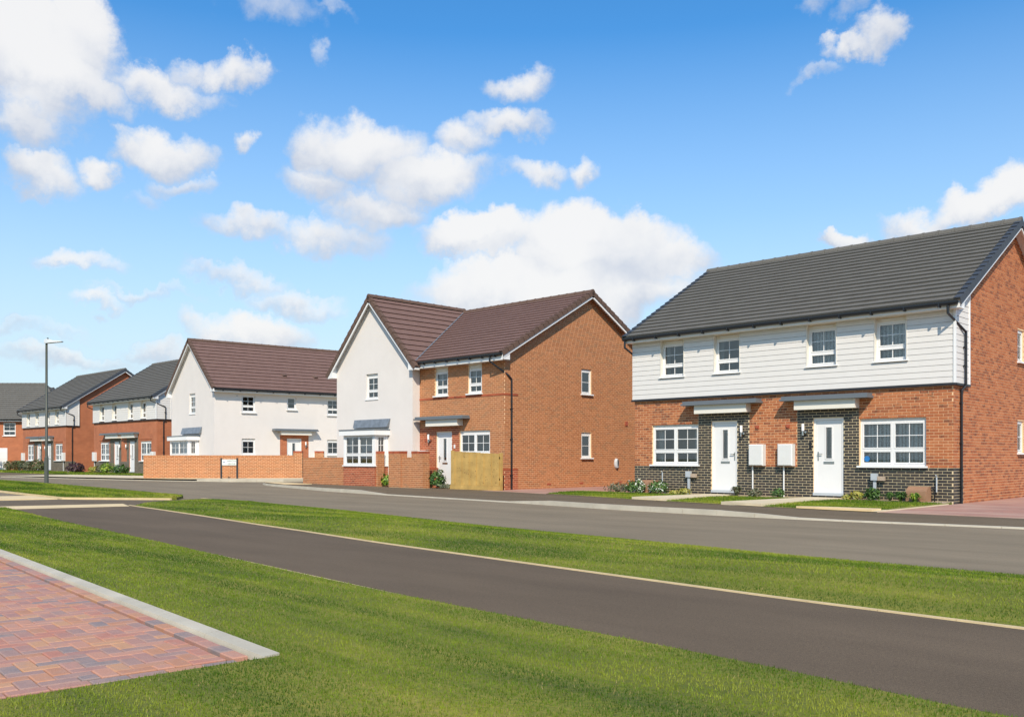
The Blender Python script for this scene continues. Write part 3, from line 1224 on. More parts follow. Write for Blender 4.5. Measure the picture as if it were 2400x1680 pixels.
def lawn_z(x, y, t):
    n = math.sin(x * .8 + y * 2.0) * .5 + math.sin(x * .31 - y * 1.1 + 2.0) * .5
    return .03 + .018 * n + .02


vl = lambda x: Yp1(x) + .075
vh = lambda x: Yr0(x) if x > -22.2 else Yr0(-22.2) - (-22.2 - x) * 2.6
strip('verge', vl, vh, -23.0, 12, verge_z, 'turf', nx=120, ny=10, skirt=.1)
nl = lambda x: Yq(x) + .0
nh = lambda x: Yp0(x) - .075
strip('lawn', nl, nh, -24.2, -4.86, lawn_z, 'turf', nx=100, ny=8, skirt=.08)
strip('lawn', lambda x: 2.96, nh, -4.855, 12, lawn_z, 'turf', nx=80, ny=8, skirt=.08)


def _near(s_, t):
    y = -8 + (2.958 + 8) * t
    x = Xe(y) + .005 + (12 - Xe(y)) * s_
    return (x, y, lawn_z(x, y, 0))


sheet('lawn', _near, 70, 50, 'turf')
isl_lo = lerp_poly([(-70, 11.0), (-36, 10.45), (-31.3, 10.25), (-28.6, 10.2), (-25.8, 12.2)])
isl_hi = lerp_poly([(-70, 15.6), (-46, 14.3), (-41.5, 14.1), (-33, 13.6), (-27, 13.15), (-25.8, 12.35)])
isl_z = lambda x, y, t: .07 + math.sin(math.pi * t) * .07
strip('traffic_island', isl_lo, isl_hi, -70, -25.8, isl_z, 'turf', nx=120, ny=8, skirt=.12)
# thin concrete edging along the path
for nm, fy in (('path_edging', lambda x: Yp0(x) - .072), ('path_edging', lambda x: Yp1(x) + .018)):
    mb = MB()
    xs = np.arange(-23.4, 12, .6)
    for a, b in zip(xs, xs[1:]):
        b -= .004
        mb.hexa([(a, fy(a), -.05), (b, fy(b), -.05), (b, fy(b) + .05, -.05), (a, fy(a) + .05, -.05),
                 (a, fy(a) + .012, .034), (b, fy(b) + .012, .034), (b, fy(b) + .05, .034), (a, fy(a) + .05, .034)])
    mb.build(nm, 'edging', None, 'structure')
# light line between the side road and the carriageway, and round the grass island
mb = MB()
for a, b in (((-21.9, 12.9), (-26.2, 13.3)),):
    mb.hexa([(a[0], a[1], -.02), (b[0], b[1], -.02), (b[0], b[1] + .1, -.02), (a[0], a[1] + .1, -.02), (a[0], a[1], .012), (b[0], b[1], .012), (b[0], b[1] + .1, .012), (a[0], a[1] + .1, .012)])
mb.build('channel_line', 'edging', None, 'structure')
mb = MB()
xs = list(np.arange(-60, -28.6, 1.0)) + [-28.6, -25.8]
for a, b in zip(xs, xs[1:]):
    mb.hexa([(a, isl_lo(a) - .06, zg(a) - .05), (b, isl_lo(b) - .06, zg(b) - .05), (b, isl_lo(b), zg(b) - .05), (a, isl_lo(a), zg(a) - .05),
             (a, isl_lo(a) - .06, zg(a) + .06), (b, isl_lo(b) - .06, zg(b) + .06), (b, isl_lo(b), zg(b) + .06), (a, isl_lo(a), zg(a) + .06)])
mb.build('island_edging', 'edging', None, 'structure')
# side road tarmac and tactile slabs of the crossing
flat('side_road', [(-28.6, 7.2), (-24.9, 7.2), (-24.0, 10.2), (-22.3, 12.6), (-22.0, 12.88), (-26.0, 13.28), (-26.2, 11.8), (-28.4, 10.05)], .006, 'asphalt_footway')
for pts in ([(-25.2, 7.15), (-23.62, 7.1), (-22.95, 9.75), (-24.3, 10.15)], [(-31.6, 8.4), (-29.2, 8.3), (-28.7, 10.05), (-31.1, 10.1)]):
    flat('tactile_paving', pts, .026, 'tactile', th=.04)
# footway on the far side with its kerb of single stones
zkerb = lambda x: float(np.interp(x, [-60, -25.8, -24.6, -17.6, -16.4, -10.2, -8.6, 60], [.115, .115, .03, .03, .115, .115, .03, .03]))
strip('footway', lambda x: Yk(x) + .13, Yf, -36.2, 30, lambda x, y, t: zkerb(x) * (1 - t) + .095 * t - .004, 'asphalt_footway', nx=140, ny=4, skirt=.1)
kb = MB()
xs = np.arange(-36.2, 30, .915)
for a, b in zip(xs, xs[1:]):
    kb.hexa([(a, Yk(a) + .02, -.1), (b, Yk(b) + .02, -.1), (b, Yk(b) + .12, -.1), (a, Yk(a) + .12, -.1),
             (a, Yk(a) + .02, -.02), (b, Yk(b) + .02, -.02), (b, Yk(b) + .12, -.02), (a, Yk(a) + .12, -.02)])
kerb = kb.build('kerb', 'kerb_concrete', None, 'structure')
for a, b in zip(xs, xs[1:]):
    if a < 6:
        s = MB()
        b2 = b - .008
        za, zb_ = zkerb(a), zkerb(b)
        s.hexa([(a, Yk(a), -.018), (b2, Yk(b2), -.018), (b2, Yk(b2) + .128, -.018), (a, Yk(a) + .128, -.018),
                (a, Yk(a) + .012, za), (b2, Yk(b2) + .012, zb_), (b2, Yk(b2) + .128, zb_), (a, Yk(a) + .128, za)])
        s.build('kerb_stone', 'kerb_concrete', kerb)
flat('tactile_paving', [(-36.1, 21.35), (-33.4, 20.62), (-33.0, 21.72), (-36.0, 21.75)], .12, 'tactile', th=.02)
# gardens and drives in front of the near houses
strip('garden', lambda x: Yf(x) + .05, lambda x: 23.75, -19.6, -8.05, lambda x, y, t: .097 + .03 * t + .022 * math.sin(math.pi * min(1, t * 1.15)), 'turf', nx=40, ny=8, skirt=.05)
strip('garden_edging', lambda x: Yf(x), lambda x: Yf(x) + .05, -36, 30, .103, 'edging', ny=1)
strip('driveway', lambda x: Yf(x) + .05, lambda x: 40, -23.3, -19.58, .088, 'drive_paving', ny=6)
strip('driveway', lambda x: 23.7, lambda x: 40, -19.58, -17.6, .088, 'drive_paving', ny=6)
strip('driveway', lambda x: Yf(x) + .05, lambda x: 40, -8.0, 14, lambda x, y, t: .088 + .02 * t, 'drive_paving', ny=6)
flat('drive_edging', [(-8.12, Yf(-8.1) + .04), (-8.0, Yf(-8) + .04), (-8.0, 23.4), (-8.12, 23.4)], .112, 'slab', th=.06)
flat('planting_bed', [(-17.75, 23.3), (-8.1, 23.3), (-8.1, 23.765), (-17.75, 23.765)], .142, 'gravel', th=.08)
strip('flower_bed', lambda x: Yf(x) + .05, lambda x: 23.5, -36, -23.3, .075, 'soil', ny=2)
flat('garden_path', [(-15.3, Yf(-15.3) + .02), (-14.0, Yf(-14.2) + .02), (-14.0, 23.7), (-14.92, 23.7)], .165, 'slab', th=.08)
flat('garden_path', [(-12.05, Yf(-11.9) + .02), (-10.85, Yf(-10.9) + .02), (-10.78, 23.7), (-11.72, 23.7)], .165, 'slab', th=.08)
flat('tactile_paving', [(-9.9, Yf(-9.9) + .02), (-8.1, Yf(-8.1) + .02), (-8.1, Yf(-8.1) + .5), (-9.3, Yf(-9.3) + .35)], .148, 'tactile', th=.05)
# the corner across the side street
kc = [(-60.3, 17.9), (-52, 19.3), (-44.4, 20.7), (-40.7, 22.1), (-39.2, 24.2), (-39.0, 27), (-39.4, 40)]
for (a, b) in zip(kc, kc[1:]):
    d = (Vector(b) - Vector(a))
    L = d.length
    d.normalize()
    nrm = Vector((-d.y, d.x))
    n = max(1, int(L / .915))
    for k in range(n):
        p, q = Vector(a) + d * (L * k / n), Vector(a) + d * (L * (k + 1) / n - .008)
        s = MB()
        lo_ = .03 if p.x < -43 else .11
        s.hexa([(p.x, p.y, .05), (q.x, q.y, .05), (q.x + nrm.x * .125, q.y + nrm.y * .125, .05), (p.x + nrm.x * .125, p.y + nrm.y * .125, .05),
                (p.x, p.y, .08 + lo_), (q.x, q.y, .08 + lo_), (q.x + nrm.x * .125, q.y + nrm.y * .125, .08 + lo_), (p.x + nrm.x * .125, p.y + nrm.y * .125, .08 + lo_)])
        s.build('kerb_stone', 'kerb_concrete', kerb)
flat('footway', [(-60.3, 18.0), (-52, 19.42), (-44.4, 20.82), (-40.8, 22.2), (-39.32, 24.3), (-39.1, 27), (-39.5, 40), (-46, 40), (-46, 26), (-52, 24), (-60.3, 22)], .100, 'slab')
flat('tactile_paving', [(-47.5, 20.35), (-44.4, 20.84), (-43.0, 21.4), (-44.6, 23.0), (-48.0, 20.7)], .106, 'tactile')
strip('front_gardens', lambda x: 22.8 if x < -58 else 24, lambda x: 34, -100, -57, .06, 'turf', nx=40, ny=4, skirt=.05)
strip('footway', lambda x: 20.6, lambda x: 22.75, -110, -60.5, .05, 'asphalt_footway', nx=20, ny=1, skirt=.06)

# ---------------------------------------------------------------- block paving in the foreground
pv = MB()
pv.poly([(Xe(-9), -9, .012), (Xe(2.9), 2.9, .012), (-26, Yq(-26) - .1, .012), (-26, -9, .012)])
paving = pv.build('block_paving', 'soil', None, 'structure')
rr = random.Random(3)
gx, gy = Vector((-.9945, .108, 0)), Vector((.108, .9945, 0))
O = Vector((-4.99, 2.80, 0))


def in_pave(p):
    return p.x < Xe(p.y) - .15 and p.y < Yq(p.x) - .28


unit = .1
# clean herringbone: lay by the classic stair rule
recs = []
seen = set()
for i in range(-4, 130):
    for j in range(-100, 40):
        if (i, j) in seen:
            continue
        m = (i - j) % 4
        if m == 0:
            cells = ((i, j), (i + 1, j))
            r = (i, j, 2, 1)
        elif m == 3:
            cells = ((i, j), (i, j + 1))
            r = (i, j, 1, 2)
        else:
            continue
        if any(c in seen for c in cells):
            continue
        seen.update(cells)
        recs.append(r)
blocks = []
used = set()
for (i, j, w, h) in recs:
    c = O + gx * ((i + w / 2) * unit) + gy * ((j + h / 2) * unit)
    if not in_pave(c):
        continue
    if c.y < -6 or c.x < -14:
        continue
    blocks.append((c, w * unit, h * unit))
    used.update([(i + p, j + q) for p in range(w) for q in range(h)])
for (i, j) in seen - used:                             # cut pieces along the border
    c = O + gx * ((i + .5) * unit) + gy * ((j + .5) * unit)
    if c.x < Xe(c.y) - .165 and c.y < Yq(c.x) - .292 and c.y > -6 and c.x > -14:
        blocks.append((c, unit, unit))
for k in range(70):                                   # stretcher course along the kerb
    x = -5.0 - .2 * k
    c = Vector((x - .1, Yq(x - .1) - .185, 0))
    blocks.append((c, .2, .1))
for k in range(60):                                   # and along the near edge
    y = 2.72 - .2 * k
    c = Vector((Xe(y - .1) - .06, y - .1, 0))
    blocks.append((c, .1, .2))


def paver_mesh(w, h, rnd):
    mb = MB()
    g, b = .0025, .006
    x, y = w / 2 - g, h / 2 - g
    lo = [gx * -x + gy * -y, gx * x + gy * -y, gx * x + gy * y, gx * -x + gy * y]
    hi = [gx * -(x - b) + gy * -(y - b), gx * (x - b) + gy * -(y - b), gx * (x - b) + gy * (y - b), gx * -(x - b) + gy * (y - b)]
    A = [p + Vector((0, 0, .0)) for p in lo]
    B = [p + Vector((0, 0, .024)) for p in lo]
    Cc = [p + Vector((0, 0, .03)) for p in hi]
    for i in range(4):
        j = (i + 1) % 4
        mb.poly([A[i], A[j], B[j], B[i]], rnd)
        mb.poly([B[i], B[j], Cc[j], Cc[i]], rnd)
    mb.poly(Cc, rnd)
    return mb


def px_of(p):
    a = C_ * p.x + S_ * p.y
    b = -S_ * p.x + C_ * p.y
    return (CX + F_PX * a / b, YH + F_PX * CAM_H / b, b) if b > .5 else (-9999, 0, 1e9)


vis = []
rest = []
for bl in blocks:
    x, y, d = px_of(bl[0])
    (vis if (-60 < x < 2460 and y < 1730) else rest).append((d, bl))
vis.sort(key=lambda t: t[0])
cache = {}
for d, (c, w, h) in vis[:300]:
    key = (w, h)
    if key not in cache:
        cache[key] = paver_mesh(w, h, .2).mesh('paving_block', 'paver')
    o = link('paving_block', cache[key], paving)
    o.location = (c.x, c.y, .012 + rr.uniform(-.0015, .002))
    o.rotation_euler = (rr.uniform(-.006, .006), rr.uniform(-.006, .006), 0)
joined = MB()
for d, (c, w, h) in vis[300:] + rest:
    m = paver_mesh(w, h, rr.random())
    i0 = len(joined.v)
    z = .012 + rr.uniform(-.0015, .002)
    joined.v.extend([(p[0] + c.x, p[1] + c.y, p[2] + z) for p in m.v])
    joined.f.extend([tuple(i0 + q for q in f) for f in m.f])
    joined.a.extend(m.a)
joined.build('paving_blocks', 'paver', paving, 'stuff')
# its concrete edge
for k in range(22):
    a, b = -4.84 - .915 * k, -4.84 - .915 * (k + 1) + .006
    s = MB()
    s.hexa([(a, Yq(a) - .125, -.02), (b, Yq(b) - .125, -.02), (b, Yq(b), -.02), (a, Yq(a), -.02),
            (a, Yq(a) - .105, .058), (b, Yq(b) - .105, .058), (b, Yq(b), .064), (a, Yq(a), .064)])
    s.build('kerb_stone', 'kerb_concrete', paving)

# ---------------------------------------------------------------- houses
CAMP = Vector((0, 0, CAM_H))


def panel(mb, F, u0, u1, z0, z1, d, cuts):
    us = sorted({u0, u1, *[min(max(c[0], u0), u1) for c in cuts], *[min(max(c[1], u0), u1) for c in cuts]})
    zs = sorted({z0, z1, *[min(max(c[2], z0), z1) for c in cuts], *[min(max(c[3], z0), z1) for c in cuts]})
    for a, b in zip(us, us[1:]):
        for c, e in zip(zs, zs[1:]):
            um, zm = (a + b) / 2, (c + e) / 2
            if any(q[0] < um < q[1] and q[2] < zm < q[3] for q in cuts):
                continue
            mb.poly([F.P(a, c, d), F.P(b, c, d), F.P(b, e, d), F.P(a, e, d)])


def weatherboards(parent, F, u0, u1, z0, z1, cuts, exp=.15, zcap=None):
    z = z0
    while z < z1 - .02:
        t = min(z + exp, z1)
        zm = (z + t) / 2
        for a, b in subtract((u0, u1), [(c[0], c[1]) for c in cuts if c[2] < zm < c[3]]):
            if zcap:
                # boards climb under the sloping verge
                a = max(a, zcap(t))
                if b - a < .03:
                    continue
            mb = MB()
            P = F.P
            mb.hexa([P(a, z + .006, .012), P(b, z + .006, .012), P(b, t, .012), P(a, t, .012),
                     P(a, z + .006, .066), P(b, z + .006, .066), P(b, t, .057), P(a, t, .057)])
            mb.build('weatherboard', 'board_white', parent)
        z = t


def semi(label, loc, W_, D_, zsoff, zr, bz, lay, near):
    H = thing('semi_detached_house', label, 'house', (loc[0], loc[1], 0), 0, 'weatherboarded pairs of houses along the street')
    M = Matrix.Translation(Vector((loc[0], loc[1], 0)))
    F0 = Face((0, 0, 0), (1, 0, 0), (0, -1, 0))
    F1 = Face((W_, 0, 0), (0, 1, 0), (1, 0, 0))
    F2 = Face((0, D_, 0), (0, -1, 0), (-1, 0, 0))
    F3 = Face((W_, D_, 0), (-1, 0, 0), (0, 1, 0))
    ye, ze, yr = -.42, zsoff + .18, D_ / 2
    tanp = (zr - ze) / (yr - ye)
    zw = ze + (0 - ye) * tanp - .075           # wall head at the gable ends
    zap = zr - .085
    fl = lay['floor']
    doors, wins, ups = lay['doors'], lay['wins'], lay['ups']
    zh = lay['winz']
    uz = lay['upz']
    op0 = [(a, b, fl, lay['doorz']) for a, b in doors] + [(a, b, zh[0], zh[1]) for a, b in wins] + [(a, b, uz[0], min(uz[1], zsoff)) for a, b in ups]
    op1 = lay.get('side', [])
    ztop = zsoff + .1
    wm = MB()
    wall_shell(wm, F0, W_, -.1, ztop, op0, .09)
    front = wm.build('front_wall', 'mortar_red' if near else 'brick_far', H)
    wm = MB()
    wall_shell(wm, F1, D_, -.1, zw, op1, .07, (yr, zap))
    side = wm.build('gable_wall', 'mortar_red' if near else 'brick_far', H)
    wm = MB()
    wall_shell(wm, F2, D_, -.1, zw, [], .07, (yr, zap))
    wm.build('gable_wall', 'brick_far', H)
    wm = MB()
    wall_shell(wm, F3, W_, -.1, ztop, [], .07)
    wm.build('rear_wall', 'brick_far', H)
    dz = lay['dark']
    pz = .98
    dm = MB()
    if near:
        panel(dm, F0, 0, W_, -.1, pz, .002, op0)
        for a, b in dz:
            panel(dm, F0, a, b, pz, lay['darktop'], .002, op0)
        panel(dm, F1, 0, .70, -.1, pz, .002, [])
        dm.build('dark_mortar', 'mortar_cream', H)

        def reg0(z):
            if z < pz:
                return [(0, W_, 'dark')]
            if z < lay['darktop']:
                out, u = [], 0
                for a, b in dz:
                    out += [(u, a, 'red'), (a, b, 'dark')]
                    u = b
                return out + [(u, W_, 'red')]
            return [(0, W_, 'red')] if z < bz - .03 else []

        def reg1(z):
            if z < pz:
                return [(0, .70, 'dark'), (.70, D_, 'red')]
            if z < bz:
                return [(0, D_, 'red')]
            return [(.97, D_, 'red')]
        r0 = lay_bricks(F0, W_, -.07, bz, reg0, op0)
        r1 = lay_bricks(F1, D_, -.07, zw, reg1, op1, (yr, zap))
        allr = [(b, F0, front, 0) for b in r0] + [(b, F1, side, 1) for b in r1]

        def sz(t):
            b, F, p, k = t
            w = M @ F.P((b[0] + b[1]) / 2, (b[2] + b[3]) / 2)
            v = w - CAMP
            a_, b_ = C_ * w.x + S_ * w.y, -S_ * w.x + C_ * w.y
            if abs(a_ / b_) > .57:
                return 0
            return (b[1] - b[0]) * abs(F.n.dot(v.normalized())) / v.length_squared
        allr.sort(key=sz, reverse=True)
        rr = random.Random(8)
        cache = {}
        for b, F, p, k in allr[:300]:
            w, h = round(b[1] - b[0], 3), round(b[3] - b[2], 3)
            key = (w, h, k, b[4])
            if key not in cache:
                m_ = MB()
                f_ = Face((0, 0, 0), F.a, F.n)
                brick_geo(m_, f_, (0, w, 0, h), .007, .008, .1)
                cache[key] = m_.mesh('brick', KM[b[4]])
            o = link('brick', cache[key], p)
            o.location = F.P(b[0], b[2], rr.uniform(-.001, .001))
        for k, F, p in ((0, F0, front), (1, F1, side)):
            bricks_joined([t[0] for t in allr[300:] if t[3] == k], F, p, 5 + k)
    else:
        panel(dm, F0, 0, W_, -.1, pz, .004, op0)
        for a, b in dz:
            panel(dm, F0, a, b, pz, lay['darktop'], .004, op0)
        panel(dm, F1, 0, .70, -.1, pz, .004, [])
        dm.build('dark_brickwork', 'brick_far_dark', H)
        dm = MB()
        for a, b in wins:
            F0.box(dm, a - .12, b + .12, zh[1] + .12, zh[1] + .19, 0, .03)
        dm.build('brick_band', 'brick_far', H)
    # weatherboarding
    cut = [(a, b, uz[0] - .02, 9) for a, b in ups]
    cl = MB()
    F0.box(cl, -.075, W_ + .075, bz - .055, bz, .001, .095)
    F1.box(cl, .001, .97, bz - .055, bz, .001, .095)
    clad = cl.build('cladding_base_trim', 'dark_trim', H)
    weatherboards(clad, F0, -.05, W_ + .05, bz, zsoff - .002, cut)
    weatherboards(clad, F1, .0, .93, bz, zw + .35, [], .15, lambda z: max(0, (z + .03 - zw) / tanp))
    tr = MB()
    tr.box(W_ + .03, W_ + .085, -.085, -.03, bz, zsoff)
    tr.build('corner_trim', 'upvc_white', clad)
    tr = MB()
    F1.box(tr, .93, .975, bz, zw + .975 * tanp - .05, .001, .085)
    tr.build('corner_trim', 'upvc_white', clad)
    for a, b in ups:
        for p_, q_ in ((a, a + .012), (b - .012, b)):
            q = MB()
            F0.box(q, p_, q_, uz[0], zsoff, -.09, .075)
            q.build('reveal_lining', 'upvc_cream', clad)
    # openings
    gb = lambda i, j: (1, 1) if j == 1 else (1, 0)
    for k, (a, b) in enumerate(ups):
        cu = lay['cur_up'][k]
        window(H, F0, a + .012, b - .012, uz[0] + .035, uz[1] - .12, .075, (1,), (.48, 1.0), gb, vent=.12, sill=.035, curtain=cu, sillout=.11, room='room_light')
    for k, (a, b) in enumerate(wins):
        window(H, F0, a, b, zh[0] + .05, zh[1] - .08, .06, (1, 1), (.5, 1.0), gb, vent=.08, sill=.05, curtain=lay['cur'][k], room='room')
    for k, (a, b) in enumerate(doors):
        door(H, F0, a, b, fl, lay['doorz'], .05, 'right' if k == 0 else 'left')
    for (a, b, c, e) in op1:
        window(H, F1, a, b, c, e, .05, (1,), (1,), lambda i, j: (0, 1), sill=.05, curtain='net' if near else None)
    for (a, b, c, e) in lay['can']:
        canopy(H, F0, a, b, c, e, lay['canz'], .40, .28, lay['canz'] - .25)
    for (u, z) in lay['lamps']:
        wall_lamp(H, F0, u, z)
    for (a, b, c, e, pu) in lay['meters']:
        meter_box(H, F0, a, b, c, e, .2, (pu, .1))
    # roof
    x0, x1 = -.17, W_ + .30
    Ls = math.hypot(yr - ye, zr - ze)
    dk = MB()
    Sf = Slope((x0, ye, ze), (1, 0, 0), (0, yr - ye, zr - ze))
    Sb = Slope((x0, D_ - ye, ze), (1, 0, 0), (0, -(yr - ye), zr - ze))
    for S in (Sf, Sb):
        slab_plane(dk, S, [(0.02, .05), (x1 - x0 - .02, .05), (x1 - x0 - .02, Ls), (0.02, Ls)], .05)
    roof = dk.build('roof', 'upvc_white', H)
    wd = x1 - x0
    lay_courses(Sf, roof, Ls, .30, lambda t: .0, lambda t: wd, 'tile_grey', 300 if near else 0, .30, .050, CAMP, M)
    bk = MB()
    for i in range(19):
        tile_block(bk, Sb, 0, wd, 0, wd, Ls * i / 19, Ls * (i + 1) / 19 + .02, RN.random())
    bk.build('rear_tiles', 'tile_grey', roof, 'stuff')
    ridge_tiles(roof, (x0, yr, zr + .03), (x1, yr, zr + .03), 'tile_grey')
    for u, out in ((wd, 1), (0, -1)):
        verge_tiles(roof, Sf, u, out, Ls, .30, 'verge_grey')
        verge_tiles(roof, Sb, u, out, Ls, .30, 'verge_grey')
    for S in (Sf, Sb):
        for u in (.035, wd - .035):
            bargeboard(roof, S, u, Ls - .01, -.20, -.045, .018, -.05)
    ea = MB()
    ea.box(x0 + .03, x1 - .03, ye + .06, ye + .082, zsoff, zsoff + .17)
    ea.build('fascia', 'upvc_white', H)
    ea = MB()
    ea.box(x0 + .03, x1 - .03, ye + .083, -.002, zsoff, zsoff + .02)
    ea.build('soffit', 'upvc_white', H)
    ea = MB()
    for xx, wx in ((x0 + .028, .138), (W_ + .004, .26)):
        ea.poly([(xx + wx, ye + .06, zsoff), (xx + wx, .0, zsoff), (xx + wx, .0, ze - ye * tanp - .06), (xx + wx, ye + .06, ze - .02)])
        ea.poly([(xx, ye + .06, zsoff), (xx, .0, zsoff), (xx, .0, ze - ye * tanp - .06), (xx, ye + .06, ze - .02)])
        ea.poly([(xx, ye + .06, zsoff + .001), (xx + wx, ye + .06, zsoff + .001), (xx + wx, 0, zsoff + .001), (xx, 0, zsoff + .001)])
        ea.poly([(xx, 0, zsoff), (xx + wx, 0, zsoff), (xx + wx, .0, ze - ye * tanp - .06), (xx, .0, ze - ye * tanp - .06)])
    ea.build('box_end', 'upvc_white', H)
    zgt = ze - .055
    gutter(H, (x0 + .02, ye - .0, zgt), (x1 - .06, ye - .0, zgt), .062, .82)
    # right-hand downpipe: swan neck from the gutter end round to the gable
    xr = W_ + .115
    downpipe(H, [(W_ + .02, ye, zgt - .05), (W_ + .02, ye, zgt - .25), (xr, .55, zgt - .62), (xr, .55, bz - .05), (xr - .07, .45, bz - .16), (xr - .07, .45, .03)], .034,
             [(xr - .03, .55, zgt - 1.0), (xr - .03, .55, bz + .45), (xr - .09, .45, 2.6), (xr - .09, .45, 1.6), (xr - .09, .45, .5)])
    downpipe(H, [(-.08, ye, zgt - .05), (-.08, ye, zgt - .27), (-.11, .4, zgt - .6), (-.11, .4, .1)], .034)
    return H, F0, F1


layA = dict(floor=.24, doorz=2.32, winz=(.98, 2.28), upz=(3.70, 4.88), darktop=2.53,
            doors=[(2.83, 3.70), (6.05, 6.91)], wins=[(.68, 2.38), (7.35, 9.05)],
            ups=[(1.03, 1.90), (2.95, 3.82), (5.88, 6.74), (7.76, 8.60)],
            dark=[(2.38, 4.10), (5.58, 7.33)], side=[(5.18, 5.80, 4.0, 4.92), (5.18, 5.80, 1.38, 2.30)],
            can=[(2.0, 4.52, 2.40, 4.14), (5.24, 7.72, 5.62, 7.34)], canz=2.80,
            lamps=[(3.88, 2.0), (5.79, 2.0)], meters=[(4.17, 4.62, 1.01, 1.62, 4.23), (5.07, 5.52, 1.01, 1.62, 5.20)],
            cur=['sides', 'net'], cur_up=['sides', 'sides', 'net', 'net'])
HA, FA0, FA1 = semi('pair of houses with four white doors and windows under grey roof nearest on the right', (-17.72, 23.76), 9.70, 9.1, 4.87, 7.86, 3.08, layA, True)
HA['label'] = 'nearest pair of houses, grey tiled roof, white boarding over red and black brick'
# small fittings on the near pair
for u in (4.35, 5.30):
    q = MB()
    FA0.box(q, u - .055, u + .055, 2.06, 2.17, 0, .03)
    v = q.build('wall_vent', 'terracotta', HA)
    q = MB()
    q.tube([FA0.P(u, 2.115, .03), FA0.P(u, 2.115, .05)], [.042, .036], 10)
    q.build('vent_cowl', 'terracotta', v)
q = MB()
FA0.box(q, 5.945, 5.995, 1.48, 1.66, .006, .03)
q.build('doorbell', 'black_plastic', HA)
q = MB()
q.tube([FA0.P(7.52, 1.21, -.055), FA0.P(7.52, 1.21, -.052)], .075, 20)
q.build('window_sticker', 'blue_disc', HA)

layD = dict(floor=.27, doorz=2.38, winz=(.98, 2.37), upz=(3.86, 5.1), darktop=2.62,
            doors=[(3.60, 4.45), (6.16, 7.0)], wins=[(1.15, 2.78), (7.90, 9.6)],
            ups=[(1.2, 2.05), (3.42, 4.22), (6.1, 6.9), (8.1, 8.95)],
            dark=[(2.95, 4.85), (5.75, 7.6)], side=[],
            can=[(1.9, 4.95, 2.72, 4.85), (5.2, 7.75, 5.45, 7.55)], canz=2.86,
            lamps=[(4.75, 2.0), (5.8, 2.0)], meters=[(.12, .52, 1.0, 1.65, .22), (9.85, 10.25, 1.0, 1.65, 9.95)],
            cur=['net', None], cur_up=['sides', None, None, 'net'])


def scale_lay(l, k):
    o = dict(l)
    for key in ('doors', 'wins', 'ups', 'dark'):
        o[key] = [(a * k, b * k) for a, b in l[key]]
    o['can'] = [(a * k, b * k, c * k, d * k) for a, b, c, d in l['can']]
    o['lamps'] = [(a * k, b) for a, b in l['lamps']]
    o['meters'] = [(a * k, a * k + .4, c, d, a * k + .1) for a, b, c, d, e in l['meters']]
    return o


semi('boarded brick pair of houses partly hidden behind the tall white gabled house', (-69.25, 26.8), 10.40, 9.0, 5.10, 8.42, 3.80, layD, False)
semi('farther boarded brick pair of houses with the street lamp standing in front', (-84.5, 26.8), 9.78, 9.0, 5.04, 8.42, 3.76, scale_lay(layD, .94), False)

# ---------------------------------------------------------------- bay window shared by the two gabled houses
def bay(parent, F, u0, u1, dep, zs, zh, fh=.2, base='brick_rust', lead=None):
    w = u1 - u0
    Ff = Face(F.P(u0, 0, dep), F.a, F.n)
    Fr = Face(F.P(u1, 0, dep), -F.n, F.a)
    Fl = Face(F.P(u0, 0, 0), F.n, -F.a)
    q = MB()
    Ff.box(q, 0, w, 0, zs - .05, -dep + .002, 0)
    b = q.build('bay', 'mortar_orange', parent)
    for F_, W_ in ((Ff, w), (Fr, dep)):
        recs = lay_bricks(F_, W_, .02, zs - .05, lambda z: [(0, W_, 'rust')], [])
        bricks_joined(recs, F_, b, 3)
    q = MB()
    for (p, e) in ((0, .1), (w - .1, w)):
        Ff.box(q, p, e, zs - .05, zh, -.1, .0)
    Fr.box(q, dep - .12, dep - .002, zs - .05, zh, -.1, .0)
    Fl.box(q, .002, dep - .1, zs - .05, zh, -.1, .0)
    Ff.box(q, -.04, w + .04, zs - .09, zs - .045, -dep + .002, .05)
    q.build('bay_post', 'upvc_white', b)
    gb = lambda i, j: (1, 1) if j == 1 else (1, 0)
    window(b, Ff, .1, w - .1, zs - .044, zh, .02, (1, 1), (.5, 1.0), gb, 'bay_window', sill=0, pad=.0, depth=2.2, room='room', curtain='sides')
    window(b, Fr, .1, dep - .12, zs - .044, zh, .02, (1,), (.5, 1.0), gb, 'bay_window', sill=0, room=None)
    o = .13
    q = MB()
    Ff.box(q, -o, w + o, zh + .001, zh + fh, -dep + .002, o)
    q.build('bay_fascia', 'upvc_white', b)
    q = MB()
    Ff.box(q, -o - .02, w + o + .02, zh + fh + .001, zh + fh + .045, -dep + .002, o + .02)
    q.build('bay_roof', 'canopy_grey', b)
    if lead:
        a, e, z0, z1, out = lead
        q = MB()
        P = F.P
        q.hexa([P(a + .08, z0, 0.002), P(e - .08, z0, .002), P(e, z1, .002), P(a, z1, .002), P(a + .08, z0, out), P(e - .08, z0, out), P(e, z1, .03), P(a, z1, .03)])
        q.build('lead_flashing', 'lead', b)
    return b


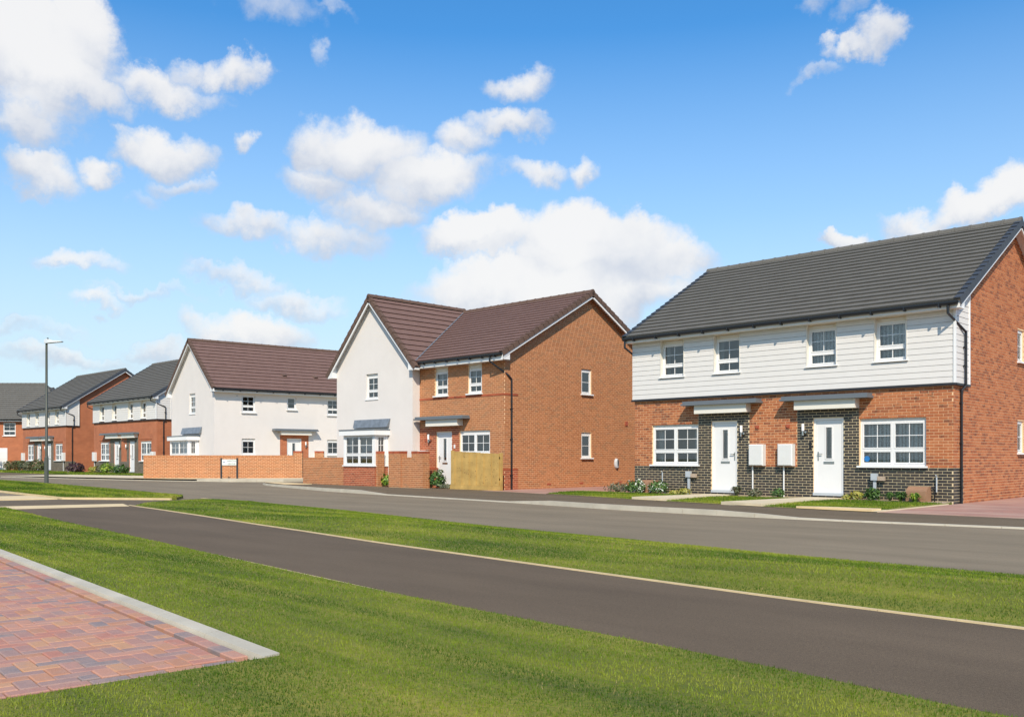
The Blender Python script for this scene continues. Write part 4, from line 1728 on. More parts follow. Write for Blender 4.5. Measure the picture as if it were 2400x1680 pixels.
# ---------------------------------------------------------------- the gabled house beside the drive
def house_b():
    H = thing('detached_house', 'brown roofed house with white front gable and orange brick end wall behind timber fence', 'house', (-33.10, 23.42, 0), 0, 'brown roofed houses')
    WW, WB, DD = 5.11, 9.85, 9.32
    FW = Face((0, -.37, 0), (1, 0, 0), (0, -1, 0))
    FR = Face((WW, -.37, 0), (0, 1, 0), (1, 0, 0))
    FB = Face((WW, 0, 0), (1, 0, 0), (0, -1, 0))
    FS = Face((WB, 0, 0), (0, 1, 0), (1, 0, 0))
    FL = Face((0, DD, 0), (0, -1, 0), (-1, 0, 0))
    FK = Face((WB, DD, 0), (-1, 0, 0), (0, 1, 0))
    ye, ze, yr, zr = -.42, 4.98, 4.66, 7.76
    tm = (zr - ze) / (yr - ye)
    xr, zwr = WW / 2, 7.86
    xe0, xe1, zwe = -.45, WW + .45, 4.76
    tw = (zwr - zwe) / (xr - xe0)
    # walls
    opw = [(2.09, 2.88, 3.62, 4.70)]
    mb = MB()
    wall_shell(mb, FW, WW, -.1, zwe - xe0 * tw - .08, opw, .08, (xr, zwr - .1))
    wall_shell(mb, FR, .37, -.1, 4.95, [], .05)
    wall_shell(mb, FL, DD + .37, -.1, 5.0, [], .05)
    mb.build('rendered_wall', 'render_white', H)
    wb = WB - WW
    dr = (1.0, 1.90, .17, 2.23)
    opb = [dr, (2.33, 3.98, 1.36, 2.25), (.92, 1.67, 3.58, 4.72), (2.80, 3.55, 3.58, 4.72)]
    mb = MB()
    wall_shell(mb, FB, wb, -.1, 5.0, opb, .07)
    fw = mb.build('front_wall', 'mortar_orange', H)
    ops = [(4.27, 4.89, 1.20, 2.24), (4.27, 4.89, 3.71, 4.75)]
    zw = ze - ye * tm - .075
    mb = MB()
    wall_shell(mb, FS, DD, -.1, zw, ops, .07, (yr, zr - .09))
    gw = mb.build('gable_wall', 'mortar_orange', H)
    mb = MB()
    wall_shell(mb, FK, WB, -.1, 5.0, [], .05)
    mb.build('rear_wall', 'brick_far', H)

    def regf(z):
        if z < .81:
            return [(0, wb, 'rust')]
        if z < 2.42:
            return [(0, 2.33, 'rust'), (2.33, wb, 'orange')]
        return [(0, wb, 'orange')]

    def regs(z):
        return [(0, .67, 'rust'), (.67, DD, 'orange')] if z < .81 else [(0, DD, 'orange')]
    bricks_joined(lay_bricks(FB, wb, -.07, 4.95, regf, opb), FB, fw, 21)
    bricks_joined(lay_bricks(FS, DD, -.07, zw, regs, ops, (yr, zr - .09)), FS, gw, 22)
    sc_ = MB()
    for F_, W_ in ((FB, wb), (FS, .67)):
        u = 0
        while u < W_ - .02:
            F_.box(sc_, u + (.004 if u else -.022), min(u + .225, W_) - .005, 3.495, 3.565, 0, .022, RN.random())
            u += .225
    sc_.build('string_course', 'brick_rust', H, 'stuff')
    sc_ = MB()
    for F_, W_ in ((FB, wb), (FS, .67)):
        u = 0
        while u < W_ - .02:
            if not (F_ is FB and dr[0] - .1 < u < dr[1]):
                F_.box(sc_, u + (.004 if u else -.018), min(u + .225, W_) - .005, .785, .85, 0, .018, RN.random())
            u += .225
    sc_.build('plinth_course', 'brick_rust', H, 'stuff')
    for (u, z) in ((2.36, .245), (4.27, .245), (6.73, .245)):
        q = MB()
        FS.box(q, u - .107, u + .107, z - .033, z + .033, 0, .012)
        q.build('air_brick', 'terracotta', H)
    q = MB()
    FS.box(q, 7.08, 7.24, 2.56, 2.74, 0, .035)
    q.build('wall_vent', 'terracotta', H)
    # oval car charger
    ch = MB()
    n = 18
    for k, (sx, sz_, d) in enumerate(((1.0, 1.0, .0), (1.0, 1.0, .06), (.8, .86, .11))):
        for j in range(n):
            a = 2 * math.pi * j / n
            ch.v.append(tuple(FS.P(6.45 + .11 * sx * math.cos(a), 1.02 + .19 * sz_ * math.sin(a) * (1 if math.sin(a) > 0 else 1.15), d)))
    for k in range(2):
        for j in range(n):
            ch.f.append((k * n + j, k * n + (j + 1) % n, (k + 1) * n + (j + 1) % n, (k + 1) * n + j))
            ch.a.append(0)
    ch.f.append(tuple(range(2 * n, 3 * n)))
    ch.a.append(0)
    co = ch.build('car_charger', 'lamp_head', H, smooth=False)
    q = MB()
    q.poly([FS.P(6.45 + .075 * math.cos(a) * (1 if math.cos(a) > 0 else .15), 1.02 + .155 * math.sin(a), .113) for a in [2 * math.pi * j / 20 for j in range(20)]])
    q.build('charger_face', 'black_plastic', co)
    # openings
    g2 = lambda i, j: (1, 1) if j == 1 else (1, 0)
    window(H, FW, 2.09, 2.88, 3.66, 4.60, .08, (1,), (.5, 1.0), g2, vent=.1, sill=.04, sillout=.03, curtain='sides', room='room_light')
    for (a, b, c, e) in opb[2:]:
        window(H, FB, a, b, c + .05, e - .17, .06, (1,), (.5, 1.0), g2, vent=.17, sill=.05, curtain='sides', room='room_light')
    window(H, FB, 2.33, 3.98, 1.40, 2.17, .06, (1, 1), (1,), lambda i, j: (1, 1), vent=.08, sill=.05, room='room_light')
    for (a, b, c, e) in ops:
        window(H, FS, a, b, c + .04, e - .06, .05, (1,), (1,), lambda i, j: (0, 1), vent=.05, sill=.05, room='room', curtain='sides')
    door(H, FB, dr[0], dr[1], dr[2], dr[3], .05, 'left')
    canopy(H, FB, .10, 2.92, .70, 2.52, 2.70, .42, .30, 2.45)
    wall_lamp(H, FB, .62, 1.98)
    q = MB()
    FB.box(q, .33, .43, 1.88, 2.0, 0, .03)
    q.build('wall_vent', 'terracotta', H)
    meter_box(H, FB, .10, .52, .85, 1.52, .2)
    q = MB()
    FB.box(q, 2.02, 2.10, 1.60, 1.74, .006, .02)
    q.build('number_plaque', 'upvc_white', H)
    bay(H, FW, 1.42, 3.55, .66, .98, 2.15, .2, lead=(1.30, 3.72, 2.48, 2.82, .16))
    # roof
    dk = MB()
    x0, x1 = -.2, WB + .29
    Lm = math.hypot(yr - ye, zr - ze)
    Sf = Slope((x0, ye, ze), (1, 0, 0), (0, yr - ye, zr - ze))
    Sb = Slope((x0, DD - ye, ze), (1, 0, 0), (0, -(yr - ye), zr - ze))
    cosm = (yr - ye) / Lm
    sinm = (zr - ze) / Lm
    xv = lambda z: xr + (zwr - z) / tw           # valley on the right slope of the front wing
    ulo = lambda t: min(max(xv(ze + t * sinm), xr), xe1 + .1) - x0 + .03
    slab_plane(dk, Sf, [(ulo(.05) + .02, .05), (x1 - x0 - .02, .05), (x1 - x0 - .02, Lm), (ulo(Lm), Lm)], .05)
    slab_plane(dk, Sb, [(0.02, .05), (x1 - x0 - .02, .05), (x1 - x0 - .02, Lm), (.02, Lm)], .05)
    Lw = math.hypot(xr - xe0, zwr - zwe)
    y0 = -.37 - .25
    Swr = Slope((xe1, y0, zwe), (0, 1, 0), (-(xe1 - xr), 0, zwr - zwe))
    Swl = Slope((xe0, y0, zwe), (0, 1, 0), (xr - xe0, 0, zwr - zwe))
    sinw = (zwr - zwe) / Lw
    yv = lambda z: (z - ze) / tm + ye
    whi = lambda t: max(.30, yv(zwe + t * sinw) - y0 - .03)
    slab_plane(dk, Swr, [(.02, .05), (whi(.05), .05), (whi(Lw), Lw), (.02, Lw)], .05)
    slab_plane(dk, Swl, [(.02, .05), (5.0, .05), (5.0, Lw), (.02, Lw)], .05)
    roof = dk.build('roof', 'upvc_white', H)
    lay_courses(Sf, roof, Lm, .30, ulo, lambda t: x1 - x0, 'tile_brown', 0)
    lay_courses(Swr, roof, Lw, .325, lambda t: 0, whi, 'tile_brown', 0)
    lay_courses(Swl, roof, Lw, .325, lambda t: 0, lambda t: 4.9, 'tile_brown', 0)
    bk = MB()
    for i in range(18):
        tile_block(bk, Sb, 0, x1 - x0, 0, x1 - x0, Lm * i / 18, Lm * (i + 1) / 18 + .02, RN.random())
    bk.build('rear_tiles', 'tile_brown', roof, 'stuff')
    ridge_tiles(roof, (xr + .1, yr, zr + .03), (x1, yr, zr + .03), 'verge_brown')
    ridge_tiles(roof, (xr, y0, zwr + .03), (xr, yr + .1, zwr + .03), 'verge_brown')
    verge_tiles(roof, Sf, x1 - x0, 1, Lm, .30, 'verge_brown')
    verge_tiles(roof, Sb, x1 - x0, 1, Lm, .30, 'verge_brown')
    verge_tiles(roof, Swr, 0, -1, Lw, .325, 'verge_brown')
    verge_tiles(roof, Swl, 0, -1, Lw, .325, 'verge_brown')
    for S, u, L_ in ((Sf, x1 - x0 - .035, Lm), (Sb, x1 - x0 - .035, Lm), (Swr, .035, Lw), (Swl, .035, Lw)):
        bargeboard(roof, S, u, L_ - .01, -.21, -.045, .018, -.03)
    q = MB()
    pts = [(.25, .05), (.05, .05)]
    vl_ = [Sf.P(ulo(t) - .02, t, .045) for t in (0.02, Lm * .5, Lm - .05)]
    q.tube(vl_, .022, 6)
    q.build('valley_strip', 'lead', roof)
    zs = ze - .26
    q = MB()
    q.box(WW + .02, x1 - .03, ye + .06, ye + .082, zs, zs + .24)
    q.build('fascia', 'upvc_white', H)
    q = MB()
    q.box(WW + .02, x1 - .03, ye + .083, -.002, zs, zs + .02)
    q.build('soffit', 'upvc_white', H)
    q = MB()
    xx = WB + .004
    wx = x1 - WB - .034
    for x_ in (xx, xx + wx):
        q.poly([(x_, ye + .06, zs), (x_, 0, zs), (x_, 0, ze - ye * tm - .06), (x_, ye + .06, ze - .02)])
    q.poly([(xx, ye + .06, zs + .001), (xx + wx, ye + .06, zs + .001), (xx + wx, 0, zs + .001), (xx, 0, zs + .001)])
    q.poly([(xx, 0, zs), (xx + wx, 0, zs), (xx + wx, 0, ze - ye * tm - .06), (xx, 0, ze - ye * tm - .06)])
    q.build('box_end', 'upvc_white', H)
    # kneelers at the feet of the white gable
    for s_, xa in ((1, xe0 + .02), (-1, xe1 - .02)):
        q = MB()
        xb = 0 if s_ == 1 else WW
        zi = zwe + abs(xb - xa) * tw - .05
        A = [(xa, y0 + .02, zwe - .1), (xb, y0 + .02, zwe - .1), (xb, y0 + .02, zi), (xa, y0 + .02, zwe - .03)]
        B = [(p[0], -.372, p[2]) for p in A]
        q.poly(A)
        q.poly(B)
        for i in range(4):
            q.poly([A[i], A[(i + 1) % 4], B[(i + 1) % 4], B[i]])
        q.build('box_end', 'upvc_white', H)
    zgt = ze - .055
    gutter(H, (WW + .42, ye, zgt), (x1 - .06, ye, zgt), .062, .62)
    xp = WB + .05
    downpipe(H, [(WB - .35, ye, zgt - .05), (WB - .35, ye, zgt - .22), (xp, .14, zgt - .72), (xp, .30, zgt - .85), (xp, .30, .05)], .036,
             [(xp - .02, .30, 3.0), (xp - .02, .30, 1.9), (xp - .02, .30, .6)])
    return H


house_b()


# ---------------------------------------------------------------- the all-white house across the side street
def house_c():
    H = thing('detached_house', 'all white rendered house with brown roof behind the street name sign', 'house', (-46.556, 24.414, 0.05), rad(83.93), 'brown roofed houses')
    W_, GW = 10.4, 6.6
    F0 = Face((0, 0, 0), (1, 0, 0), (0, -1, 0))
    FG = Face((0, GW, 0), (0, -1, 0), (-1, 0, 0))
    FE = Face((W_, 0, 0), (0, 1, 0), (1, 0, 0))
    FK = Face((W_, GW, 0), (-1, 0, 0), (0, 1, 0))
    ye, ze, yr, zr = -.42, 4.98, GW / 2, 7.92
    tm = (zr - ze) / (yr - ye)
    op = [(1.57, 2.36, 3.68, 4.66), (4.28, 4.86, 3.92, 4.68), (6.85, 7.65, 3.68, 4.66), (1.57, 2.36, 1.33, 2.26), (6.85, 7.65, 1.33, 2.26), (4.28, 5.18, .2, 2.30)]
    opg = [(GW - 3.70, GW - 2.78, 3.66, 4.86)]
    mb = MB()
    wall_shell(mb, F0, W_, -.1, 5.0, op, .08)
    wall_shell(mb, FG, GW, -.1, ze - ye * tm - .08, opg, .08, (GW / 2, zr - .1))
    wall_shell(mb, FE, GW, -.1, ze - ye * tm - .08, [], .08, (GW / 2, zr - .1))
    wall_shell(mb, FK, W_, -.1, 5.0, [], .08)
    mb.build('rendered_wall', 'render_white', H)
    q = MB()
    panel(q, F0, 3.85, 5.64, -.1, 2.5, .004, [op[5]])
    q.build('porch_brickwork', 'brick_far', H)
    g2 = lambda i, j: (1, 1) if j == 1 else (1, 0)
    for (a, b, c, e) in (op[0], op[2]):
        window(H, F0, a, b, c + .05, e, .07, (1,), (.5, 1.0), g2, sill=.06, room='room')
    a, b, c, e = op[1]
    window(H, F0, a, b, c + .05, e, .07, (1,), (1,), lambda i, j: (0, 1), sill=.06, room='room')
    for (a, b, c, e) in op[3:5]:
        window(H, F0, a, b, c + .05, e - .08, .07, (1,), (1,), lambda i, j: (1, 1), vent=.08, sill=.06, room='room')
    a, b, c, e = opg[0]
    window(H, FG, a, b, c + .05, e - .12, .08, (1,), (.5, 1.0), g2, vent=.12, sill=.05, sillout=.03, room='room_light')
    door(H, F0, *op[5], .05, 'left')
    canopy(H, F0, 3.35, 6.1, 3.8, 5.7, 2.72, .42, .30, 2.5)
    wall_lamp(H, F0, 5.42, 1.95)
    meter_box(H, F0, 6.0, 6.45, .9, 1.5, .2)
    bay(H, FG, GW - 5.15, GW - 2.25, .6, 1.0, 2.18, .22, lead=(GW - 4.75, GW - 1.75, 2.56, 2.92, .16))
    dk = MB()
    x0, x1 = -.25, W_ + .2
    Lm = math.hypot(yr - ye, zr - ze)
    Sf = Slope((x0, ye, ze), (1, 0, 0), (0, yr - ye, zr - ze))
    Sb = Slope((x0, GW - ye, ze), (1, 0, 0), (0, -(yr - ye), zr - ze))
    for S in (Sf, Sb):
        slab_plane(dk, S, [(.02, .05), (x1 - x0 - .02, .05), (x1 - x0 - .02, Lm), (.02, Lm)], .05)
    roof = dk.build('roof', 'upvc_white', H)
    lay_courses(Sf, roof, Lm, .345, lambda t: 0, lambda t: x1 - x0, 'tile_brown', 0)
    bk = MB()
    for i in range(14):
        tile_block(bk, Sb, 0, x1 - x0, 0, x1 - x0, Lm * i / 14, Lm * (i + 1) / 14 + .02, RN.random())
    bk.build('rear_tiles', 'tile_brown', roof, 'stuff')
    for u, t in ((4.6, 1.45), (6.6, 1.45)):
        q = MB()
        q.hexa([Sf.P(u, t, .03), Sf.P(u + .26, t, .03), Sf.P(u + .26, t + .3, .03), Sf.P(u, t + .3, .03), Sf.P(u + .03, t, .12), Sf.P(u + .23, t, .12), Sf.P(u + .2, t + .3, .05), Sf.P(u + .06, t + .3, .05)])
        q.build('roof_vent', 'verge_brown', roof)
    ridge_tiles(roof, (x0, yr, zr + .03), (x1, yr, zr + .03), 'verge_brown')
    for S in (Sf, Sb):
        verge_tiles(roof, S, 0, -1, Lm, .345, 'verge_brown')
        bargeboard(roof, S, .035, Lm - .01, -.21, -.045, .018, -.03)
    q = MB()
    q.box(x0 + .03, x1 - .03, ye + .06, ye + .082, ze - .2, ze - .01)
    q.build('fascia', 'upvc_white', H)
    q = MB()
    q.box(x0 + .03, x1 - .03, ye + .083, -.002, ze - .2, ze - .18)
    q.build('soffit', 'upvc_white', H)
    for ya, yb in ((ye + .04, 0.0), (GW - ye - .04, GW)):
        q = MB()
        zi = ze - ye * tm - .06
        A = [(x0 + .03, ya, ze - .2), (x0 + .03, yb, ze - .2), (x0 + .03, yb, zi), (x0 + .03, ya, ze - .02)]
        B = [(-.002, p[1], p[2]) for p in A]
        q.poly(A)
        q.poly(B)
        for i in range(4):
            q.poly([A[i], A[(i + 1) % 4], B[(i + 1) % 4], B[i]])
        q.build('box_end', 'upvc_white', H)
    gutter(H, (x0 + .1, ye, ze - .055), (x1 - .06, ye, ze - .055), .062, .95)
    q = MB()
    q.tube([F0.P(1.28, 4.62, 0), F0.P(1.28, 4.62, .06)], .04, 8)
    q.build('wall_vent', 'grey_plastic', H)
    return H


house_c()


# ---------------------------------------------------------------- far houses closing the view
def simple_house(label, loc, rz, W_, D_, ze, zr, hip, wins, garage=None):
    H = thing('detached_house', label, 'house', loc, rz, 'far brick houses')
    F0 = Face((0, 0, 0), (1, 0, 0), (0, -1, 0))
    FS = Face((W_, 0, 0), (0, 1, 0), (1, 0, 0))
    FL = Face((0, D_, 0), (0, -1, 0), (-1, 0, 0))
    FK = Face((W_, D_, 0), (-1, 0, 0), (0, 1, 0))
    ye, yr = -.4, D_ / 2
    tm = (zr - ze) / (yr - ye)
    mb = MB()
    wall_shell(mb, F0, W_, -.1, ze - .1, wins, .06)
    gz = None if hip else (D_ / 2, zr - .1)
    zt = ze - .1 if hip else ze - ye * tm - .08
    wall_shell(mb, FS, D_, -.1, zt, [], .06, gz)
    wall_shell(mb, FL, D_, -.1, zt, [], .06, gz)
    wall_shell(mb, FK, W_, -.1, ze - .1, [], .06)
    mb.build('wall', 'brick_far', H)
    for (a, b, c, e) in wins:
        window(H, F0, a, b, c, e, .05, (1,), (.5, 1.0), lambda i, j: (1, 1) if j == 1 else (1, 0), sill=.06)
    if garage:
        q = MB()
        F0.box(q, garage[0], garage[1], .05, 2.1, .0, .03)
        g = q.build('garage_door', 'door_white', H)
        for k in range(4):
            q = MB()
            F0.box(q, garage[0] + .04, garage[1] - .04, .1 + .5 * k, .55 + .5 * k, .03, .045)
            q.build('garage_panel', 'door_white', g)
    Lm = math.hypot(yr - ye, zr - ze)
    x0, x1 = -.4, W_ + .4 if hip else W_ + .17
    Sf = Slope((x0, ye, ze), (1, 0, 0), (0, yr - ye, zr - ze))
    Sb = Slope((x0, D_ - ye, ze), (1, 0, 0), (0, -(yr - ye), zr - ze))
    hx = (yr - ye) if hip else 0
    hi = lambda t: x1 - x0 - hx * t / Lm
    dk = MB()
    for S in (Sf, Sb):
        slab_plane(dk, S, [(.0, .05), (hi(.05), .05), (hi(Lm), Lm), (0, Lm)], .05)
    Sh = None
    if hip:
        Sh = Slope((x1, ye, ze), (0, 1, 0), (-hx, 0, zr - ze))
        slab_plane(dk, Sh, [(0, .05), (D_ - 2 * ye, .05), (yr - ye, math.hypot(hx, zr - ze))], .05)
    roof = dk.build('roof', 'upvc_white', H)
    lay_courses(Sf, roof, Lm, .33, lambda t: 0, hi, 'tile_grey', 0)
    if hip:
        Lh = math.hypot(hx, zr - ze)
        lay_courses(Sh, roof, Lh, .33, lambda t: (yr - ye) * t / Lh, lambda t: D_ - 2 * ye - (yr - ye) * t / Lh, 'tile_grey', 0)
        p0, p1 = Vector((x1, ye, ze)), Vector((x1 - hx, yr, zr))
        ridge_tiles(roof, p0 + Vector((0, 0, .05)), p1 + Vector((0, 0, .05)), 'tile_grey', .1)
    else:
        for S in (Sf, Sb):
            verge_tiles(roof, S, x1 - x0, 1, Lm, .33, 'verge_grey')
            bargeboard(roof, S, x1 - x0 - .035, Lm - .01, -.22, -.045, .018, -.03)
    ridge_tiles(roof, (x0, yr, zr + .03), (x1 - hx, yr, zr + .03), 'tile_grey')
    q = MB()
    q.box(x0, x1 - .03, ye + .06, ye + .08, ze - .2, ze - .01)
    q.build('fascia', 'upvc_white', H)
    gutter(H, (x0, ye, ze - .055), (x1 - .05, ye, ze - .055), .06, 1.2)
    return H


th = math.atan2(.699, .715)
rdir = Vector((math.cos(th), math.sin(th)))
pc = Vector((-89.0, 31.9))
pl = pc - rdir * 13
simple_house('grey hipped brick house at the far left edge facing the street', (pl.x, pl.y, .05), th, 13, 8.0, 4.75, 8.35, True, [(7.2, 8.35, 3.25, 4.45), (3.0, 4.2, 3.25, 4.45)], (5.0, 7.6))
simple_house('distant gable tip peeking between two grey roofs at far left', (-119, 33.2, 0.05), 0, 10, 9.0, 5.6, 9.0, False, [])


# ---------------------------------------------------------------- garden walls, fence
def garden_wall(label, p0, p1, zb, zt, piers=(), th_=.215, kind='orange', cope=True):
    p0, p1 = Vector((p0[0], p0[1], 0)), Vector((p1[0], p1[1], 0))
    d = p1 - p0
    L = d.length
    rz = math.atan2(d.y, d.x)
    H = thing('garden_wall', label, 'wall', (p0.x, p0.y, 0), rz, 'low brick garden walls')
    F0 = Face((0, 0, 0), (1, 0, 0), (0, -1, 0))
    FE = Face((L, 0, 0), (0, 1, 0), (1, 0, 0))
    FL = Face((0, th_, 0), (0, -1, 0), (-1, 0, 0))
    body = [(0, L)]
    for a, b, z in piers:
        body = [s for q in body for s in subtract(q, [(a, b)])]
    mb = MB()
    for a, b in body:
        mb.box(a, b, 0, th_, zb - .2, zt)
    w = mb.build('wall_body', 'mortar_orange', H)
    recs = []
    rb = lay_bricks(F0, L, zb - .15, zt - (.112 if cope else 0), lambda z: [(a, b, kind) for a, b in body], [])
    bricks_joined(rb, F0, w, 31)
    if not any(abs(b - L) < .01 for a, b, z in piers):
        bricks_joined(lay_bricks(FE, th_, zb - .15, zt - .112, lambda z: [(0, th_, kind)], []), FE, w, 32)
    if cope:
        cb = MB()
        r_ = random.Random(4)
        for a, b in body:
            u = a
            while u < b - .02:
                e = min(u + .075, b)
                cb.box(u + .005, e - .005, -.004, th_ + .004, zt - .105, zt + .004, r_.random())
                u += .075
        cb.build('coping_bricks', 'brick_orange', w, 'stuff')
    for a, b, z in piers:
        mb = MB()
        mb.box(a, b, -.05, th_ + .06, zb - .2, z - .1)
        p = mb.build('pier', 'mortar_orange', H)
        for F_, W__ in ((Face((a, -.05, 0), (1, 0, 0), (0, -1, 0)), b - a), (Face((b, -.05, 0), (0, 1, 0), (1, 0, 0)), th_ + .11), (Face((a, th_ + .06, 0), (0, -1, 0), (-1, 0, 0)), th_ + .11)):
            bricks_joined(lay_bricks(F_, W__, zb - .15, z - .1, lambda zz: [(0, W__, kind)], []), F_, p, 33)
        cp = MB()
        u = a - .012
        n = max(2, int((b - a) / .11))
        st = (b - a + .024) / n
        for k in range(n):
            cp.box(u + .004, u + st - .004, -.06, th_ + .07, z - .098, z, .1 + .2 * (k % 3))
            u += st
        cp.build('pier_cap', 'brick_rust', p)
    return H


garden_wall('brick garden wall with one end pier in front of the white gable', (-34.87, 22.5), (-29.43, 22.5), .09, 1.25, [(4.71, 5.44, 1.50)])
garden_wall('short brick garden wall between two piers left of the timber fence', (-28.73, 22.5), (-26.65, 22.5), .09, 1.25, [(0, .74, 1.50), (1.41, 2.08, 1.49)])
garden_wall('long low brick wall behind the street name sign', (-47.34, 20.85), (-42.0, 27.05), .18, 1.37, [(7.72, 8.18, 1.60)])
garden_wall('lone brick gate pier right of the long low wall', (-41.66, 27.6), (-41.36, 27.95), .18, 1.3, [(0, .461, 1.60)], cope=False)


def fence():
    x0, x1, y = -25.28, -22.66, 22.62
    H = thing('timber_fence', 'low golden timber screen fence beside the white front door', 'fence', (x0, y, .09))
    L = x1 - x0
    n = 13
    rr = random.Random(2)
    for k in range(n):
        a, b = .06 + (L - .12) * k / n, .06 + (L - .12) * (k + 1) / n - .004
        m = MB()
        t = (a + b) / 2 / L
        zt = 1.39 * (1 - t) + 1.29 * t + rr.uniform(-.006, .006)
        o = .0 if k % 2 else -.022
        m.hexa([(a - .012, o, .16), (b - .004, o, .16), (b - .004, o + .018, .16), (a - .012, o + .018, .16), (a - .012, o, zt), (b - .004, o, zt), (b - .004, o + .018, zt), (a - .012, o + .018, zt)], rr.random())
        bd = m.build('fence_board', 'fence_timber', H)
        for j in range(rr.randint(2, 5)):
            uu, zz, r_ = rr.uniform(a + .02, b - .02), rr.uniform(.25, zt - .1), rr.uniform(.008, .02)
            q = MB()
            q.poly([(uu + r_ * math.cos(w), o - .0015, zz + 1.3 * r_ * math.sin(w)) for w in [i * math.pi / 4 for i in range(8)]])
            q.build('knot', 'wood_knot', bd)
    m = MB()
    m.box(0, L, -.03, .01, 0, .155)
    m.build('gravel_board', 'fence_timber', H)
    for x in (.0, L - .09):
        m = MB()
        m.box(x, x + .09, .02, .11, 0, 1.42 if x == 0 else 1.32)
        m.build('fence_post', 'fence_timber', H)
    for z in (.35, 1.1):
        m = MB()
        m.box(.05, L - .05, .02, .06, z, z + .08)
        m.build('fence_rail', 'fence_timber', H)


fence()


# ---------------------------------------------------------------- street lamp, name sign, meter kiosks
def street_lamp():
    H = thing('street_lamp', 'slim dark street lamp with flat grey head on the grass island', 'lamp', (-40.35, 13.7, .14), 0)
    m = MB()
    m.tube([(0, 0, -.2), (0, 0, 1.1)], .085, 12)
    m.build('lamp_base', 'lamp_post', H, smooth=True)
    m = MB()
    m.tube([(0, 0, 1.08), (0, 0, 1.16), (0, 0, 5.86)], [.08, .058, .044], 12)
    m.build('lamp_column', 'lamp_post', H, smooth=True)
    ax = Vector((C_, S_, 0))
    ay = Vector((-S_, C_, 0))
    # lantern reaches out over the road to the right
    def pt(u, v, z):
        return ax * u + ay * v + Vector((0, 0, z))
    m = MB()
    secs = [(-.09, .05, 5.84, 5.97), (.02, .10, 5.83, 6.02), (.12, .13, 5.845, 6.00), (.30, .14, 5.865, 5.945), (.60, .13, 5.885, 5.93), (.66, .09, 5.895, 5.92)]
    for (u, w, z0, z1), (u2, w2, z02, z12) in zip(secs, secs[1:]):
        m.hexa([pt(u, -w, z0), pt(u, w, z0), pt(u, w * .8, z1), pt(u, -w * .8, z1), pt(u2, -w2, z02), pt(u2, w2, z02), pt(u2, w2 * .8, z12), pt(u2, -w2 * .8, z12)])
    hd = m.build('lantern', 'lamp_head', H)
    m = MB()
    m.tube([pt(.05, 0, 6.0), pt(.05, 0, 6.06)], .035, 8)
    m.build('photocell', 'black_plastic', hd)


street_lamp()


def text_mesh(name, s, size, mat, parent, origin, xa, za, align='CENTER'):
    cu = bpy.data.curves.new(name, 'FONT')
    cu.body = s
    cu.size = size
    cu.align_x = align
    cu.extrude = .0
    tmp = bpy.data.objects.new(name + '_tmp', cu)
    COL.objects.link(tmp)
    dg = bpy.context.evaluated_depsgraph_get()
    me = bpy.data.meshes.new_from_object(tmp.evaluated_get(dg))
    bpy.data.objects.remove(tmp, do_unlink=True)
    bpy.data.curves.remove(cu)
    xa, za, origin = Vector(xa), Vector(za), Vector(origin)
    for v in me.vertices:
        v.co = origin + xa * v.co.x + za * v.co.y
    me.materials.clear()
    me.materials.append(MAT[mat])
    return link(name, me, parent)


def street_sign():
    a, b = Vector((-43.69, 23.30)), Vector((-43.10, 23.87))
    d = b - a
    rz = math.atan2(d.y, d.x)
    L = d.length
    H = thing('street_sign', 'street name sign on two black posts before the long low wall', 'sign', (a.x, a.y, .2), rz)
    for x in (0, L):
        m = MB()
        m.box(x - .04, x + .04, -.02, .05, -.1, 1.03)
        m.build('sign_post', 'dark_trim', H)
    m = MB()
    m.box(.042, L - .042, -.006, .012, .66, .96)
    pl = m.build('sign_plate', 'sign_plate', H)
    m = MB()
    m.box(.042, L - .042, -.012, .02, .62, .655)
    m.build('sign_rail', 'dark_trim', H)
    text_mesh('lettering', 'MARTIN', .125, 'sign_ink', pl, (L * .635, -.009, .835), (1, 0, 0), (0, 0, 1))
    text_mesh('lettering', 'GROVE', .125, 'sign_ink', pl, (L * .645, -.009, .69), (1, 0, 0), (0, 0, 1))
    m = MB()
    for k in range(4):
        m.poly([(.09 + .03 * k, -.009, .80), (.113 + .03 * k, -.009, .80), (.113 + .03 * k, -.009, .845 - .012 * (k % 2)), (.09 + .03 * k, -.009, .845 - .012 * (k % 2))])
    m.poly([(.09, -.009, .785), (.203, -.009, .785), (.203, -.009, .793), (.09, -.009, .793)])
    m.build('crest', 'sign_crest', pl)


street_sign()


def gas_kiosk(label, x, y, z):
    H = thing('gas_meter_box', label, 'meter box', (x, y, z))
    prof = [(-.17, -.1), (-.17, .22), (-.13, .36), (.02, .44), (.16, .44), (.16, -.1)]
    w = .25
    m = MB()
    m.poly([(-w, p[0], p[1]) for p in prof])
    m.poly([(w, p[0], p[1]) for p in prof[::-1]])
    for p, q in zip(prof, prof[1:] + prof[:1]):
        m.poly([(-w, p[0], p[1]), (w, p[0], p[1]), (w, q[0], q[1]), (-w, q[0], q[1])])
    b = m.build('kiosk_body', 'gas_brown', H)
    m = MB()
    for i in range(3):
        z0 = .02 + .105 * i
        yy = -.176 if z0 < .2 else -.176 + (z0 - .2) * .25
        m.box(-w + .012, w - .012, yy, yy + .01, z0, z0 + .094)
    m.build('kiosk_slat', 'gas_brown', b)
    m = MB()
    m.tube([(w + .01, .12, .40), (w + .07, .12, .38), (w + .08, .14, .2), (w + .08, .17, .05)], .016, 8)
    m.build('gas_pipe', 'black_plastic', b)
    m = MB()
    m.tube([(w + .12, .19, .3), (w + .12, .19, .68)], .018, 8)
    m.tube([(w + .12, .19, .68), (w + .12, .14, .72)], .016, 8)
    m.build('tap_pipe', 'grey_plastic', b)


